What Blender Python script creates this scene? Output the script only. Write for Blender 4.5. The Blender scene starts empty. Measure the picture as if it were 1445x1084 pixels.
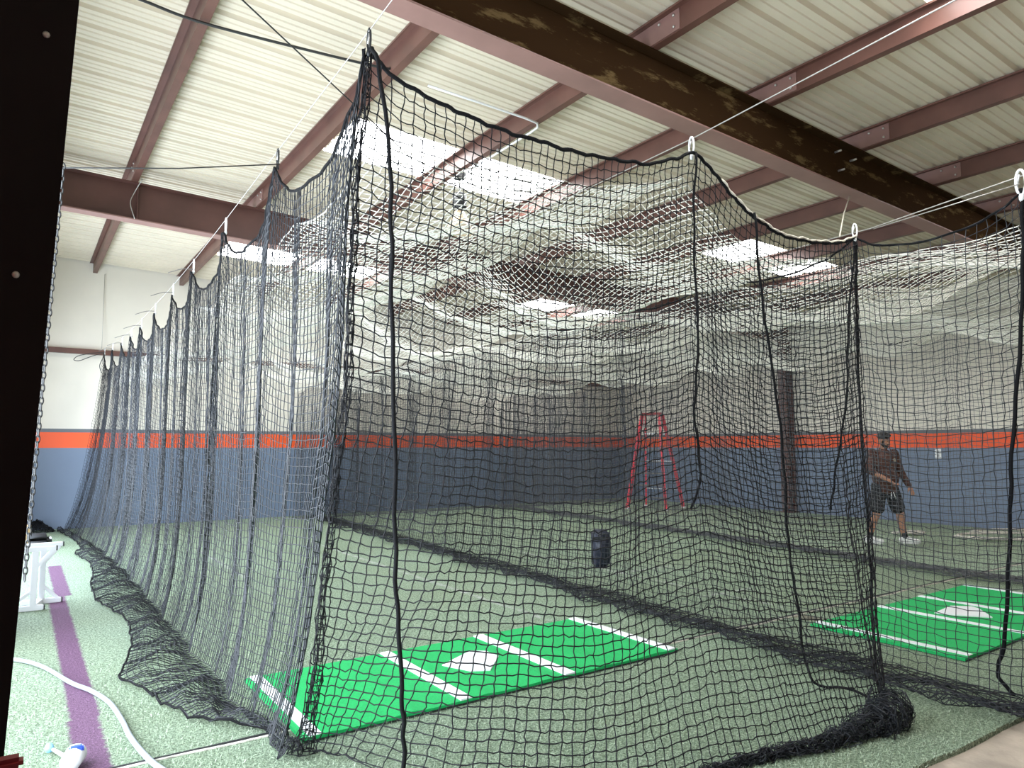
import bpy, bmesh, math, random
import numpy as np
from mathutils import Vector, Matrix

random.seed(7)
rng = np.random.default_rng(11)
C = bpy.context.scene.collection
PI = math.pi

# ------------------------------------------------------------------ helpers
def link(o, parent=None):
    C.objects.link(o)
    if parent is not None:
        o.parent = parent
    return o

def tag(o, label=None, cat=None, group=None, kind=None):
    if label: o['label'] = label
    if cat: o['category'] = cat
    if group: o['group'] = group
    if kind: o['kind'] = kind
    return o

def thing(name, label, cat, loc=(0, 0, 0), rz=0.0, group=None):
    o = bpy.data.objects.new(name, None)
    o.empty_display_size = 0.1
    link(o)
    o.location = loc
    o.rotation_euler = (0, 0, rz)
    return tag(o, label, cat, group)

def mesh_obj(name, verts, faces, mat, parent=None, smooth=False):
    me = bpy.data.meshes.new(name)
    me.from_pydata([tuple(v) for v in verts], [], [tuple(f) for f in faces])
    if mat is not None: me.materials.append(mat)
    if smooth:
        me.polygons.foreach_set('use_smooth', [True] * len(me.polygons))
    me.update()
    return link(bpy.data.objects.new(name, me), parent)

def bm_obj(name, bm, mat, parent=None, smooth=False):
    bmesh.ops.recalc_face_normals(bm, faces=bm.faces)
    me = bpy.data.meshes.new(name)
    bm.to_mesh(me); bm.free()
    if mat is not None: me.materials.append(mat)
    if smooth:
        me.polygons.foreach_set('use_smooth', [True] * len(me.polygons))
    return link(bpy.data.objects.new(name, me), parent)

def add_box(bm, x0, x1, y0, y1, z0, z1, M=None, bevel=0.0):
    vs = [bm.verts.new((x, y, z)) for x in (x0, x1) for y in (y0, y1) for z in (z0, z1)]
    idx = [(0, 1, 3, 2), (4, 6, 7, 5), (0, 4, 5, 1), (2, 3, 7, 6), (0, 2, 6, 4), (1, 5, 7, 3)]
    fs = [bm.faces.new([vs[i] for i in f]) for f in idx]
    if bevel > 0:
        es = list({e for f in fs for e in f.edges})
        r = bmesh.ops.bevel(bm, geom=es, offset=bevel, segments=2, affect='EDGES')
        vs = list({v for f in r['faces'] for v in f.verts} | {v for v in vs if v.is_valid})
    if M is not None:
        bmesh.ops.transform(bm, matrix=M, verts=vs)
    return vs

def box(name, x0, x1, y0, y1, z0, z1, mat, parent=None, bevel=0.0):
    bm = bmesh.new(); add_box(bm, x0, x1, y0, y1, z0, z1, bevel=bevel)
    return bm_obj(name, bm, mat, parent)

def bar(name, p, q, w, h, mat, parent=None, bevel=0.004, up=(0, 0, 1)):
    p, q = Vector(p), Vector(q); d = q - p; L = d.length; d.normalize()
    u = Vector(up)
    if abs(d.dot(u)) > 0.98: u = Vector((0, 1, 0))
    s = d.cross(u).normalized(); u2 = s.cross(d).normalized()
    M = Matrix(((s.x, d.x, u2.x, p.x), (s.y, d.y, u2.y, p.y), (s.z, d.z, u2.z, p.z), (0, 0, 0, 1)))
    bm = bmesh.new(); add_box(bm, -w / 2, w / 2, 0, L, -h / 2, h / 2, M, bevel)
    return bm_obj(name, bm, mat, parent)

def tube_geo(pts, r, n=8, closed=False):
    pts = [Vector(p) for p in pts]; m = len(pts)
    rs = r if hasattr(r, '__len__') else [r] * m
    verts, faces = [], []
    prev = None
    for i, p in enumerate(pts):
        a = pts[(i - 1) % m] if (closed or i > 0) else p
        b = pts[(i + 1) % m] if (closed or i < m - 1) else p
        t = (b - a).normalized()
        if prev is None:
            s = t.cross(Vector((0, 0, 1)))
            if s.length < 1e-3: s = t.cross(Vector((0, 1, 0)))
        else:
            s = prev - t * prev.dot(t)
        s.normalize(); prev = s; u = t.cross(s)
        for k in range(n):
            an = 2 * PI * k / n
            verts.append(p + (s * math.cos(an) + u * math.sin(an)) * rs[i])
    for i in range(m if closed else m - 1):
        for k in range(n):
            a = i * n + k; b = i * n + (k + 1) % n
            c = ((i + 1) % m) * n + (k + 1) % n; d = ((i + 1) % m) * n + k
            faces.append((a, b, c, d))
    if not closed:
        faces.append(tuple(range(n - 1, -1, -1)))
        faces.append(tuple((m - 1) * n + k for k in range(n)))
    return verts, faces

def tube(name, pts, r, mat, parent=None, n=8, closed=False):
    v, f = tube_geo(pts, r, n, closed)
    return mesh_obj(name, v, f, mat, parent, smooth=True)

def spline(pts, k=8):
    P = [np.array(p, float) for p in pts]
    out = []
    for i in range(len(P) - 1):
        p0 = P[max(i - 1, 0)]; p1 = P[i]; p2 = P[i + 1]; p3 = P[min(i + 2, len(P) - 1)]
        for j in range(k):
            t = j / k
            out.append(0.5 * ((2 * p1) + (-p0 + p2) * t + (2 * p0 - 5 * p1 + 4 * p2 - p3) * t * t + (-p0 + 3 * p1 - 3 * p2 + p3) * t ** 3))
    out.append(P[-1])
    return out

def lathe(name, prof, mat, parent=None, n=24, axis_loc=(0, 0, 0), M=None):
    verts, faces = [], []
    for r, z in prof:
        for k in range(n):
            a = 2 * PI * k / n
            verts.append(Vector((r * math.cos(a), r * math.sin(a), z)))
    for i in range(len(prof) - 1):
        for k in range(n):
            faces.append((i * n + k, i * n + (k + 1) % n, (i + 1) * n + (k + 1) % n, (i + 1) * n + k))
    faces.append(tuple(range(n - 1, -1, -1))); faces.append(tuple((len(prof) - 1) * n + k for k in range(n)))
    if M is not None: verts = [M @ v for v in verts]
    verts = [v + Vector(axis_loc) for v in verts]
    return mesh_obj(name, verts, faces, mat, parent, smooth=True)

# ------------------------------------------------------------------ materials
def new_mat(name):
    m = bpy.data.materials.new(name); m.use_nodes = True
    nt = m.node_tree
    return m, nt, nt.nodes['Principled BSDF']

def mat(name, col, rough=0.6, metal=0.0, var=0.0, scale=8.0, bump=0.0, bscale=60.0, spec=0.5, sheen=0.0, col2=None, detail=4.0):
    m, nt, b = new_mat(name)
    b.inputs['Roughness'].default_value = rough
    b.inputs['Metallic'].default_value = metal
    b.inputs['Specular IOR Level'].default_value = spec
    c = (*col, 1)
    if var > 0 or col2 is not None:
        tc = nt.nodes.new('ShaderNodeTexCoord'); nz = nt.nodes.new('ShaderNodeTexNoise')
        nz.inputs['Scale'].default_value = scale; nz.inputs['Detail'].default_value = detail
        nt.links.new(tc.outputs['Object'], nz.inputs['Vector'])
        rp = nt.nodes.new('ShaderNodeValToRGB')
        rp.color_ramp.elements[0].position = 0.3; rp.color_ramp.elements[1].position = 0.7
        if col2 is None:
            rp.color_ramp.elements[0].color = (*[x * (1 - var) for x in col], 1)
            rp.color_ramp.elements[1].color = (*[min(1, x * (1 + var)) for x in col], 1)
        else:
            rp.color_ramp.elements[0].color = c; rp.color_ramp.elements[1].color = (*col2, 1)
        nt.links.new(nz.outputs['Fac'], rp.inputs['Fac'])
        nt.links.new(rp.outputs['Color'], b.inputs['Base Color'])
    else:
        b.inputs['Base Color'].default_value = c
    if bump > 0:
        tc = nt.nodes.new('ShaderNodeTexCoord'); nz = nt.nodes.new('ShaderNodeTexNoise'); bp = nt.nodes.new('ShaderNodeBump')
        nz.inputs['Scale'].default_value = bscale; nz.inputs['Detail'].default_value = 4
        bp.inputs['Strength'].default_value = bump; bp.inputs['Distance'].default_value = 0.01
        nt.links.new(tc.outputs['Object'], nz.inputs['Vector'])
        nt.links.new(nz.outputs['Fac'], bp.inputs['Height']); nt.links.new(bp.outputs['Normal'], b.inputs['Normal'])
    return m

def emit(name, col, s):
    m, nt, b = new_mat(name)
    b.inputs['Base Color'].default_value = (0.8, 0.8, 0.8, 1)
    b.inputs['Emission Color'].default_value = (*col, 1); b.inputs['Emission Strength'].default_value = s
    return m

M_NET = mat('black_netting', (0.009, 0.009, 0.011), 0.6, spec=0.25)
M_NETG = mat('bluish_netting', (0.018, 0.0195, 0.024), 0.5, spec=0.4)  # bluish black, a little lighter than the front netting
M_NETB = mat('grey_netting', (0.13, 0.13, 0.135), 0.6, spec=0.3)  # even grey for the far divider and end nets
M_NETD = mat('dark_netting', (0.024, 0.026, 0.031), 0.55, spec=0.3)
M_ROOFNET = mat('faded_netting', (0.84, 0.81, 0.73), 0.7)
M_ROPE = mat('black_rope', (0.007, 0.007, 0.008), 0.85, spec=0.15, bump=0.5, bscale=150)
M_ROPEW = mat('beige_rope', (0.62, 0.58, 0.48), 0.75, bump=0.4, bscale=150)
M_STEEL = mat('oxide_steel', (0.125, 0.055, 0.041), 0.45, var=0.18, scale=3.0)
M_STEEL_LIT = mat('oxide_steel_lit', (0.26, 0.145, 0.125), 0.42, var=0.12, scale=3.0)  # paler copy of the oxide steel, with pinkish light put into its colour
M_BOLT = mat('bolt', (0.55, 0.52, 0.48), 0.35, 0.6)
M_POST = mat('dark_post', (0.010, 0.006, 0.006), 0.8, var=0.3, scale=4.0, spec=0.2)
M_CEIL = mat('cream_sheet', (0.69, 0.61, 0.485), 0.5, var=0.05, scale=1.2)
M_SKY = emit('daylit_panel', (0.97, 0.99, 1.0), 11.0)
M_WHITE = mat('white_paint', (0.82, 0.82, 0.82), 0.4)
M_WIRE = mat('galvanised_wire', (0.42, 0.40, 0.37), 0.35, 0.4)
M_TIE = mat('tie_wire_grey', (0.16, 0.15, 0.14), 0.5)
M_DWIRE = mat('dark_wire', (0.03, 0.03, 0.03), 0.5)
M_BLACK = mat('black_rubber', (0.015, 0.015, 0.016), 0.55)
M_CONC = mat('concrete', (0.43, 0.36, 0.29), 0.85, var=0.25, scale=5.0, bump=0.5, bscale=35, detail=8)
M_MAT = mat('mat_green', (0.005, 0.44, 0.11), 0.8, var=0.15, scale=90.0, bump=0.4, bscale=300)
M_LINE = mat('mat_white', (0.84, 0.84, 0.86), 0.75, bump=0.2, bscale=300)
M_RED = mat('red_fibreglass', (0.85, 0.06, 0.09), 0.35)
M_ALU = mat('aluminium', (0.6, 0.6, 0.6), 0.35, 0.7)

# beam web: brown paint with ochre worn patches
def web_mat():
    m, nt, b = new_mat('beam_web')
    tc = nt.nodes.new('ShaderNodeTexCoord'); mp = nt.nodes.new('ShaderNodeMapping')
    mp.inputs['Scale'].default_value = (1.3, 1.0, 5.0)
    nz = nt.nodes.new('ShaderNodeTexNoise'); nz.inputs['Scale'].default_value = 1.5; nz.inputs['Detail'].default_value = 9; nz.inputs['Roughness'].default_value = 0.68
    rp = nt.nodes.new('ShaderNodeValToRGB')
    rp.color_ramp.elements[0].position = 0.54; rp.color_ramp.elements[0].color = (0.036, 0.018, 0.007, 1)
    rp.color_ramp.elements[1].position = 0.62; rp.color_ramp.elements[1].color = (0.14, 0.095, 0.042, 1)
    nt.links.new(tc.outputs['Object'], mp.inputs['Vector']); nt.links.new(mp.outputs['Vector'], nz.inputs['Vector'])
    nt.links.new(nz.outputs['Fac'], rp.inputs['Fac']); nt.links.new(rp.outputs['Color'], b.inputs['Base Color'])
    b.inputs['Roughness'].default_value = 0.9; b.inputs['Specular IOR Level'].default_value = 0.06
    return m
M_WEB = web_mat()
M_WEB2 = mat('beam_web_plain', (0.105, 0.045, 0.036), 0.5, var=0.25, scale=2.0)

# painted wall: blue-grey dado, orange stripe, grey line, cream above (by height)
def wall_mat():
    m, nt, b = new_mat('painted_wall')
    geo = nt.nodes.new('ShaderNodeNewGeometry'); sp = nt.nodes.new('ShaderNodeSeparateXYZ')
    nt.links.new(geo.outputs['Position'], sp.inputs['Vector'])
    mr = nt.nodes.new('ShaderNodeMapRange'); mr.inputs['From Min'].default_value = 0; mr.inputs['From Max'].default_value = 6
    nt.links.new(sp.outputs['Z'], mr.inputs['Value'])
    rp = nt.nodes.new('ShaderNodeValToRGB'); cr = rp.color_ramp; cr.interpolation = 'CONSTANT'
    cr.elements[0].position = 0.0; cr.elements[0].color = (0.165, 0.21, 0.295, 1)
    cr.elements[1].position = 1.56 / 6; cr.elements[1].color = (0.86, 0.105, 0.022, 1)
    e = cr.elements.new(1.872 / 6); e.color = (0.13, 0.14, 0.155, 1)
    e = cr.elements.new(1.942 / 6); e.color = (0.74, 0.69, 0.60, 1)
    nt.links.new(mr.outputs['Result'], rp.inputs['Fac'])
    nz = nt.nodes.new('ShaderNodeTexNoise'); nz.inputs['Scale'].default_value = 0.9; nz.inputs['Detail'].default_value = 6
    nt.links.new(geo.outputs['Position'], nz.inputs['Vector'])
    mr2 = nt.nodes.new('ShaderNodeMapRange'); mr2.inputs['From Min'].default_value = 0.3; mr2.inputs['From Max'].default_value = 0.7
    mr2.inputs['To Min'].default_value = 0.93; mr2.inputs['To Max'].default_value = 1.04
    nt.links.new(nz.outputs['Fac'], mr2.inputs['Value'])
    mx = nt.nodes.new('ShaderNodeMix'); mx.data_type = 'RGBA'; mx.blend_type = 'MULTIPLY'; mx.inputs['Factor'].default_value = 1
    nt.links.new(rp.outputs['Color'], mx.inputs['A']); nt.links.new(mr2.outputs['Result'], mx.inputs['B'])
    nt.links.new(mx.outputs['Result'], b.inputs['Base Color'])
    b.inputs['Roughness'].default_value = 0.55
    return m
M_WALL = wall_mat()

# artificial turf with painted lines
def turf_mat():
    m, nt, b = new_mat('artificial_turf')
    N, L = nt.nodes, nt.links
    geo = N.new('ShaderNodeNewGeometry'); sp = N.new('ShaderNodeSeparateXYZ'); L.new(geo.outputs['Position'], sp.inputs['Vector'])
    def math_(op, a, b_=None):
        n = N.new('ShaderNodeMath'); n.operation = op
        for i, v in enumerate((a, b_)):
            if v is None: continue
            if isinstance(v, (int, float)): n.inputs[i].default_value = v
            else: L.new(v, n.inputs[i])
        return n.outputs[0]
    def noise(s, d=4, rough=0.5):
        n = N.new('ShaderNodeTexNoise'); n.inputs['Scale'].default_value = s; n.inputs['Detail'].default_value = d; n.inputs['Roughness'].default_value = rough
        L.new(geo.outputs['Position'], n.inputs['Vector']); return n.outputs['Fac']
    def ramp(f, stops):
        r = N.new('ShaderNodeValToRGB'); L.new(f, r.inputs['Fac'])
        e = r.color_ramp.elements
        e[0].position, e[0].color = stops[0][0], (*stops[0][1], 1); e[1].position, e[1].color = stops[-1][0], (*stops[-1][1], 1)
        for p, c in stops[1:-1]: x = e.new(p); x.color = (*c, 1)
        return r.outputs['Color']
    def mix(f, a, c, mode='MIX'):
        n = N.new('ShaderNodeMix'); n.data_type = 'RGBA'; n.blend_type = mode
        if isinstance(f, (int, float)): n.inputs['Factor'].default_value = f
        else: L.new(f, n.inputs['Factor'])
        for k, v in (('A', a), ('B', c)):
            if isinstance(v, tuple): n.inputs[k].default_value = (*v, 1)
            else: L.new(v, n.inputs[k])
        return n.outputs['Result']
    fine = noise(70, 6, 0.8); mid = noise(22, 4); big = noise(0.8, 4)
    base = ramp(fine, [(0.38, (0.07, 0.10, 0.06)), (0.5, (0.29, 0.365, 0.275)), (0.63, (0.70, 0.78, 0.64))])
    tone = ramp(big, [(0.3, (1.02, 1.05, 0.92)), (0.7, (1.12, 1.18, 1.12))])
    col = mix(1.0, base, tone, 'MULTIPLY')
    tone2 = ramp(noise(34, 5, 0.75), [(0.36, (0.62, 0.64, 0.60)), (0.64, (1.3, 1.3, 1.28))])
    col = mix(1.0, col, tone2, 'MULTIPLY')
    X, Y = sp.outputs['X'], sp.outputs['Y']
    wob = math_('MULTIPLY', math_('SUBTRACT', mid, 0.5), 0.05)
    def band(coord, c, w, soft=0.012):
        d = math_('ABSOLUTE', math_('SUBTRACT', math_('ADD', coord, wob), c))
        n = N.new('ShaderNodeMapRange'); n.inputs['From Min'].default_value = w - soft; n.inputs['From Max'].default_value = w + soft
        n.inputs['To Min'].default_value = 1; n.inputs['To Max'].default_value = 0
        L.new(d, n.inputs['Value']); return n.outputs['Result']
    def rng_(coord, a, c):
        return math_('MULTIPLY', math_('GREATER_THAN', coord, a), math_('LESS_THAN', coord, c))
    # worn white foul lines along the cages
    wear = ramp(noise(9, 5, 0.7), [(0.42, (0, 0, 0)), (0.58, (1, 1, 1))])
    for cx, w, a, c in ((4.10, 0.035, 5.3, 12.0), (6.35, 0.03, 4.4, 9.0), (2.35, 0.03, 9.0, 12.0)):
        f = math_('MULTIPLY', math_('MULTIPLY', band(X, cx, w), rng_(Y, a, c)), wear)
        col = mix(math_('MULTIPLY', f, 0.75), col, (0.68, 0.68, 0.66))
    for cy, w, a, c in ((6.75, 0.03, 6.2, 7.3), (5.2, 0.03, 6.0, 7.0)):
        f = math_('MULTIPLY', math_('MULTIPLY', band(Y, cy, w), rng_(X, a, c)), wear)
        col = mix(math_('MULTIPLY', f, 0.7), col, (0.68, 0.68, 0.66))
    # purple strip, jogging a little at each roll seam
    pf = ramp(fine, [(0.3, (0.05, 0.014, 0.04)), (0.5, (0.17, 0.065, 0.15)), (0.72, (0.40, 0.22, 0.37))])
    for cx, a, c in ((0.385, 1.87, 5.0), (0.40, 5.0, 9.12), (0.462, 9.12, 11.46)):
        f = math_('MULTIPLY', band(X, cx, 0.078), rng_(Y, a, c))
        col = mix(f, col, pf)
    # reddish clay strip showing near the second mat
    f = math_('MULTIPLY', math_('MULTIPLY', band(Y, 2.33, 0.05, 0.02), rng_(X, 6.6, 9.5)), 0.6)
    col = mix(f, col, (0.20, 0.09, 0.075))
    f = math_('MULTIPLY', math_('MULTIPLY', band(X, 6.15, 0.10, 0.04), rng_(Y, 3.9, 4.15)), 0.6)
    col = mix(f, col, (0.20, 0.09, 0.075))
    L.new(col, b.inputs['Base Color'])
    b.inputs['Roughness'].default_value = 0.75
    bp = N.new('ShaderNodeBump'); bp.inputs['Strength'].default_value = 0.9; bp.inputs['Distance'].default_value = 0.03
    L.new(fine, bp.inputs['Height']); L.new(bp.outputs['Normal'], b.inputs['Normal'])
    return m
M_TURF = turf_mat()

def blade_mat():
    m, nt, b = new_mat('turf_blade')
    g = nt.nodes.new('ShaderNodeNewGeometry'); rp = nt.nodes.new('ShaderNodeValToRGB'); cr = rp.color_ramp
    cr.elements[0].color = (0.12, 0.17, 0.095, 1); cr.elements[1].color = (0.62, 0.70, 0.53, 1)
    e = cr.elements.new(0.5); e.color = (0.33, 0.42, 0.28, 1)
    nt.links.new(g.outputs['Random Per Island'], rp.inputs['Fac']); nt.links.new(rp.outputs['Color'], b.inputs['Base Color'])
    b.inputs['Roughness'].default_value = 0.55
    return m
M_BLADE = blade_mat()
M_EDGEW = mat('turf_backing', (0.62, 0.58, 0.50), 0.8, var=0.3, scale=30)

# ------------------------------------------------------------------ room shell
def roof_z(x): return 5.36 - 0.029 * x
XL, XR, YF, YE = -0.35, 15.7, -3.0, 16.5
tag(box('floor', XL - 0.2, XR + 0.2, YF, YE + 0.1, -0.15, -0.03, M_CONC), kind='structure', label='tan concrete slab showing beyond the turf edge')
tag(box('wall_end', XL - 0.2, XR + 0.2, YE, YE + 0.12, -0.1, 5.6, M_WALL), kind='structure')
tag(box('wall_right', XR, XR + 0.12, YF, YE, -0.1, 5.6, M_WALL), kind='structure')
tag(box('wall_front', XL - 0.2, XR + 0.2, YF - 0.12, YF, -0.1, 5.6, M_WALL), kind='structure')
# left wall: panels around two open roll-up doorways
bm = bmesh.new()
for y0, y1, z0, z1 in ((YF, 0.98, -0.1, 5.6), (1.12, 7.2, 3.5, 5.6), (7.2, 8.6, -0.1, 5.6), (8.6, 14.6, 3.5, 5.6), (14.6, YE, -0.1, 5.6)):
    add_box(bm, XL - 0.12, XL, y0, y1, z0, z1)
tag(bm_obj('wall_left', bm, M_WALL), kind='structure')

# corrugated ceiling with two rows of cut-outs for translucent panels
def profile():
    ys, zs = [], []
    y = YF
    P = 0.3048
    while y < YE:
        for dy, dz in ((0.0, 0.0), (0.018, 0.042), (0.062, 0.042), (0.08, 0.0), (0.125, 0.0), (0.133, 0.011), (0.157, 0.011), (0.165, 0.0), (0.215, 0.0), (0.223, 0.011), (0.247, 0.011), (0.255, 0.0)):
            ys.append(y + dy); zs.append(dz)
        y += P
    return ys, zs
pys, pzs = profile()
SKY_Y = [(1.45, 2.5), (7.3, 8.37), (13.15, 14.22)]
SKY_X = [(2.93, 6.0), (9.85, 12.55)]
xs_cut = [XL - 0.2] + [v for s in SKY_X for v in s] + [XR + 0.2]
cv, cf = [], []
sv = {}
for i in range(len(pys) - 1):
    ym = 0.5 * (pys[i] + pys[i + 1])
    band_i = next((k for k, (a, b) in enumerate(SKY_Y) if a < ym < b), None)
    for j in range(len(xs_cut) - 1):
        x0, x1 = xs_cut[j], xs_cut[j + 1]
        quad = [(x0, pys[i], roof_z(x0) + pzs[i]), (x1, pys[i], roof_z(x1) + pzs[i]), (x1, pys[i + 1], roof_z(x1) + pzs[i + 1]), (x0, pys[i + 1], roof_z(x0) + pzs[i + 1])]
        if band_i is not None and j in (1, 3):
            V, F = sv.setdefault((band_i, j), ([], []))
        else:
            V, F = cv, cf
        k = len(V); V += quad; F.append((k, k + 1, k + 2, k + 3))
def weld(o):
    bm = bmesh.new(); bm.from_mesh(o.data); bmesh.ops.remove_doubles(bm, verts=bm.verts, dist=1e-4)
    bm.to_mesh(o.data); bm.free(); return o
tag(weld(mesh_obj('ceiling', cv, cf, M_CEIL)), kind='structure')
for n, (k, (V, F)) in enumerate(sorted(sv.items())):
    tag(weld(mesh_obj('window_%d' % (n + 1), V, F, M_SKY)), kind='structure', label='bright translucent skylight panel in the corrugated roof')
# unseen slab added above so no light leaks around the sheet ends
tag(box('light_stop_slab', XL - 0.3, XR + 0.3, YF - 0.2, YE + 0.2, 5.62, 5.66, M_CEIL), kind='structure')
# end-wall girt
tag(box('trim_2', XL, XR, 16.38, 16.5, 3.44, 3.54, M_STEEL), kind='structure', label='brown steel girt along the end wall')

# ------------------------------------------------------------------ roof steel
ORD = ['first', 'second', 'third', 'fourth', 'fifth', 'sixth', 'seventh', 'eighth', 'ninth', 'tenth', 'eleventh', 'twelfth', 'thirteenth', 'fourteenth']
PX = [1.05, 2.67, 4.31, 5.93, 7.63, 9.31, 11.0, 12.65, 14.3]
for i, x in enumerate(PX):
    zb = 5.15 - 0.029 * x
    t = thing('roof_purlin', '%s brown Z-section steel roof purlin counted from the chain-hung doorway side' % ORD[i], 'roof beam', (x, 0, zb), group='roof purlins over the cages')
    # Z profile extruded along Y
    prof = [(-0.068, 0.185), (-0.068, 0.203), (0.004, 0.203), (0.004, 0.008), (0.068, 0.008), (0.068, 0.026), (0.074, 0.026), (0.074, 0.0), (-0.004, 0.0), (-0.004, 0.195), (-0.062, 0.195), (-0.062, 0.185)]
    n = len(prof)
    V = [(a, y, z) for y in (YF, YE) for a, z in prof]
    F = [(k, (k + 1) % n, n + (k + 1) % n, n + k) for k in range(n)]
    mesh_obj('section', V, F, M_STEEL, t)
    for yb, sgn in ((4.2, 1), (10.5, 1)):
        box('lap_plate', -0.012, -0.004, yb - 0.42, yb + 0.42, 0.012, 0.19, M_STEEL_LIT, t)
        for dy, dz in ((-0.36, 0.05), (-0.36, 0.15), (-0.2, 0.15), (0.36, 0.05), (0.36, 0.15)):
            lathe('bolt', [(0.013, 0), (0.013, 0.01), (0.006, 0.016)], M_BOLT, t, n=8, axis_loc=(-0.012, yb + dy, dz), M=Matrix.Rotation(-PI / 2, 4, 'Y'))

def rafter(y, lab, wm, stiff):
    t = thing('roof_rafter', lab, 'roof beam', (0, y, 0))
    def slab(name, y0, y1, d0, d1, m):
        V = []
        for x in (XL + 0.02, XR - 0.02):
            z = 5.15 - 0.029 * x
            V += [(x, y0, z - d0), (x, y1, z - d0), (x, y1, z - d1), (x, y0, z - d1)]
        F = [(0, 1, 5, 4), (1, 2, 6, 5), (2, 3, 7, 6), (3, 0, 4, 7), (0, 3, 2, 1), (4, 5, 6, 7)]
        return mesh_obj(name, V, F, m, t)
    slab('web', -0.005, 0.005, 0.012, 0.5, wm)
    slab('top_flange', -0.1, 0.1, 0.0, 0.014, wm)
    slab('bottom_flange', -0.1, 0.1, 0.5, 0.516, M_STEEL_LIT)  # lit look of the underside is painted in by the paler steel
    for x in stiff:
        z = 5.15 - 0.029 * x
        box('stiffener', x - 0.005, x + 0.005, -0.095, -0.005, z - 0.5, z - 0.014, wm, t)
    return t
r1 = rafter(4.2, 'deep dark brown steel rafter with ochre worn patches, nearer of the two', M_WEB, ())
for x, dz in ((7.25, 0.10), (7.55, 0.12), (7.3, 0.30), (2.75, 0.08)):
    tube('eye_bolt', [(x, -0.005, 5.15 - 0.029 * x - dz), (x, -0.08, 5.15 - 0.029 * x - dz)], 0.012, M_BOLT, r1)
rafter(10.5, 'deep reddish brown steel rafter with a stiffener plate, nearer the end wall', M_WEB2, (1.13, 4.4))

t = thing('steel_column', 'dark brown steel column against the wall under the farther rafter', 'column', (15.5, 10.5, 0))
box('web', -0.14, 0.14, -0.005, 0.005, 0, 4.2, M_WEB2, t)
for sx in (-0.15, 0.14):
    box('flange', sx, sx + 0.012, -0.1, 0.1, 0, 4.2, M_WEB2, t)
box('base_plate', -0.18, 0.18, -0.14, 0.14, 0.0, 0.02, M_WEB2, t)

# dark door post beside the camera
t = thing('door_post', 'near-black steel door post filling the edge beside the turf', 'post', (0, 1.0, -0.03))
V = [(-0.9, 0.0, 0.0), (-0.041, 0.0, 0.0), (-0.041, 0.1, 0.0), (-0.9, 0.1, 0.0), (-0.9, 0.0, 5.0), (0.129, 0.0, 5.0), (0.129, 0.1, 5.0), (-0.9, 0.1, 5.0)]
mesh_obj('post', V, [(0, 1, 5, 4), (1, 2, 6, 5), (2, 3, 7, 6), (3, 0, 4, 7), (0, 3, 2, 1), (4, 5, 6, 7)], M_POST, t)
for x, z in ((0.0075, 2.10), (-0.008, 1.80)):
    lathe('screw', [(0.004, 0), (0.004, 0.002), (0.002, 0.0035)], M_BOLT, t, n=10, axis_loc=(x - 0.006, 0.0, z + 0.03), M=Matrix.Rotation(PI / 2, 4, 'X'))

# ------------------------------------------------------------------ turf
def turf_sheet(name, x0, x1, y0, y1, lab, front_wave=0.0):
    nx, ny = int((x1 - x0) / 0.25), max(2, int((y1 - y0) / 0.25))
    V, F = [], []
    for j in range(ny + 1):
        for i in range(nx + 1):
            x = x0 + (x1 - x0) * i / nx; y = y0 + (y1 - y0) * j / ny
            w = front_wave * (0.6 * math.sin(x * 2.1) + 0.4 * math.sin(x * 5.3 + 1))
            if j == 0: y += w
            V.append((x, y, 0.0))
    for j in range(ny):
        for i in range(nx):
            a = j * (nx + 1) + i
            F.append((a, a + 1, a + nx + 2, a + nx + 1))
    # skirt
    n0 = len(V)
    ring = [i for i in range(nx + 1)] + [j * (nx + 1) + nx for j in range(1, ny + 1)] + [ny * (nx + 1) + i for i in range(nx - 1, -1, -1)] + [j * (nx + 1) for j in range(ny - 1, 0, -1)]
    V += [(V[r][0], V[r][1], -0.03) for r in ring]
    m = len(ring)
    for k in range(m):
        F.append((ring[k], n0 + k, n0 + (k + 1) % m, ring[(k + 1) % m]))
    o = mesh_obj(name, V, F, M_TURF)
    return tag(o, lab, None, None, 'structure')
turf_sheet('floor_turf', 0.40 - 0.72, 15.65, 1.87, 4.125, 'front strip of green artificial turf ending at the concrete', 0.03)
turf_sheet('floor_turf', XL + 0.02, 15.65, 4.155, 16.45, 'main green artificial turf carrying the cages')
tag(tube('trim_3', [(x, 4.123 + 0.010 * math.sin(x * 3.1) + 0.005 * math.sin(x * 11), 0.002) for x in np.arange(XL + 0.05, 11.5, 0.08)], 0.008, M_EDGEW, n=6), kind='structure', label='frayed pale edge of the turf seam')
tag(tube('seam_shadow_strip', [(x, 4.143 + 0.003 * math.sin(x * 5.1), 0.002) for x in np.arange(XL + 0.05, 11.5, 0.08)], 0.012, M_BLACK, n=6), kind='structure', label='dark strip put in as the shadow line of the turf seam')  # black tube stands in for the shade in the turf gap

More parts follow.
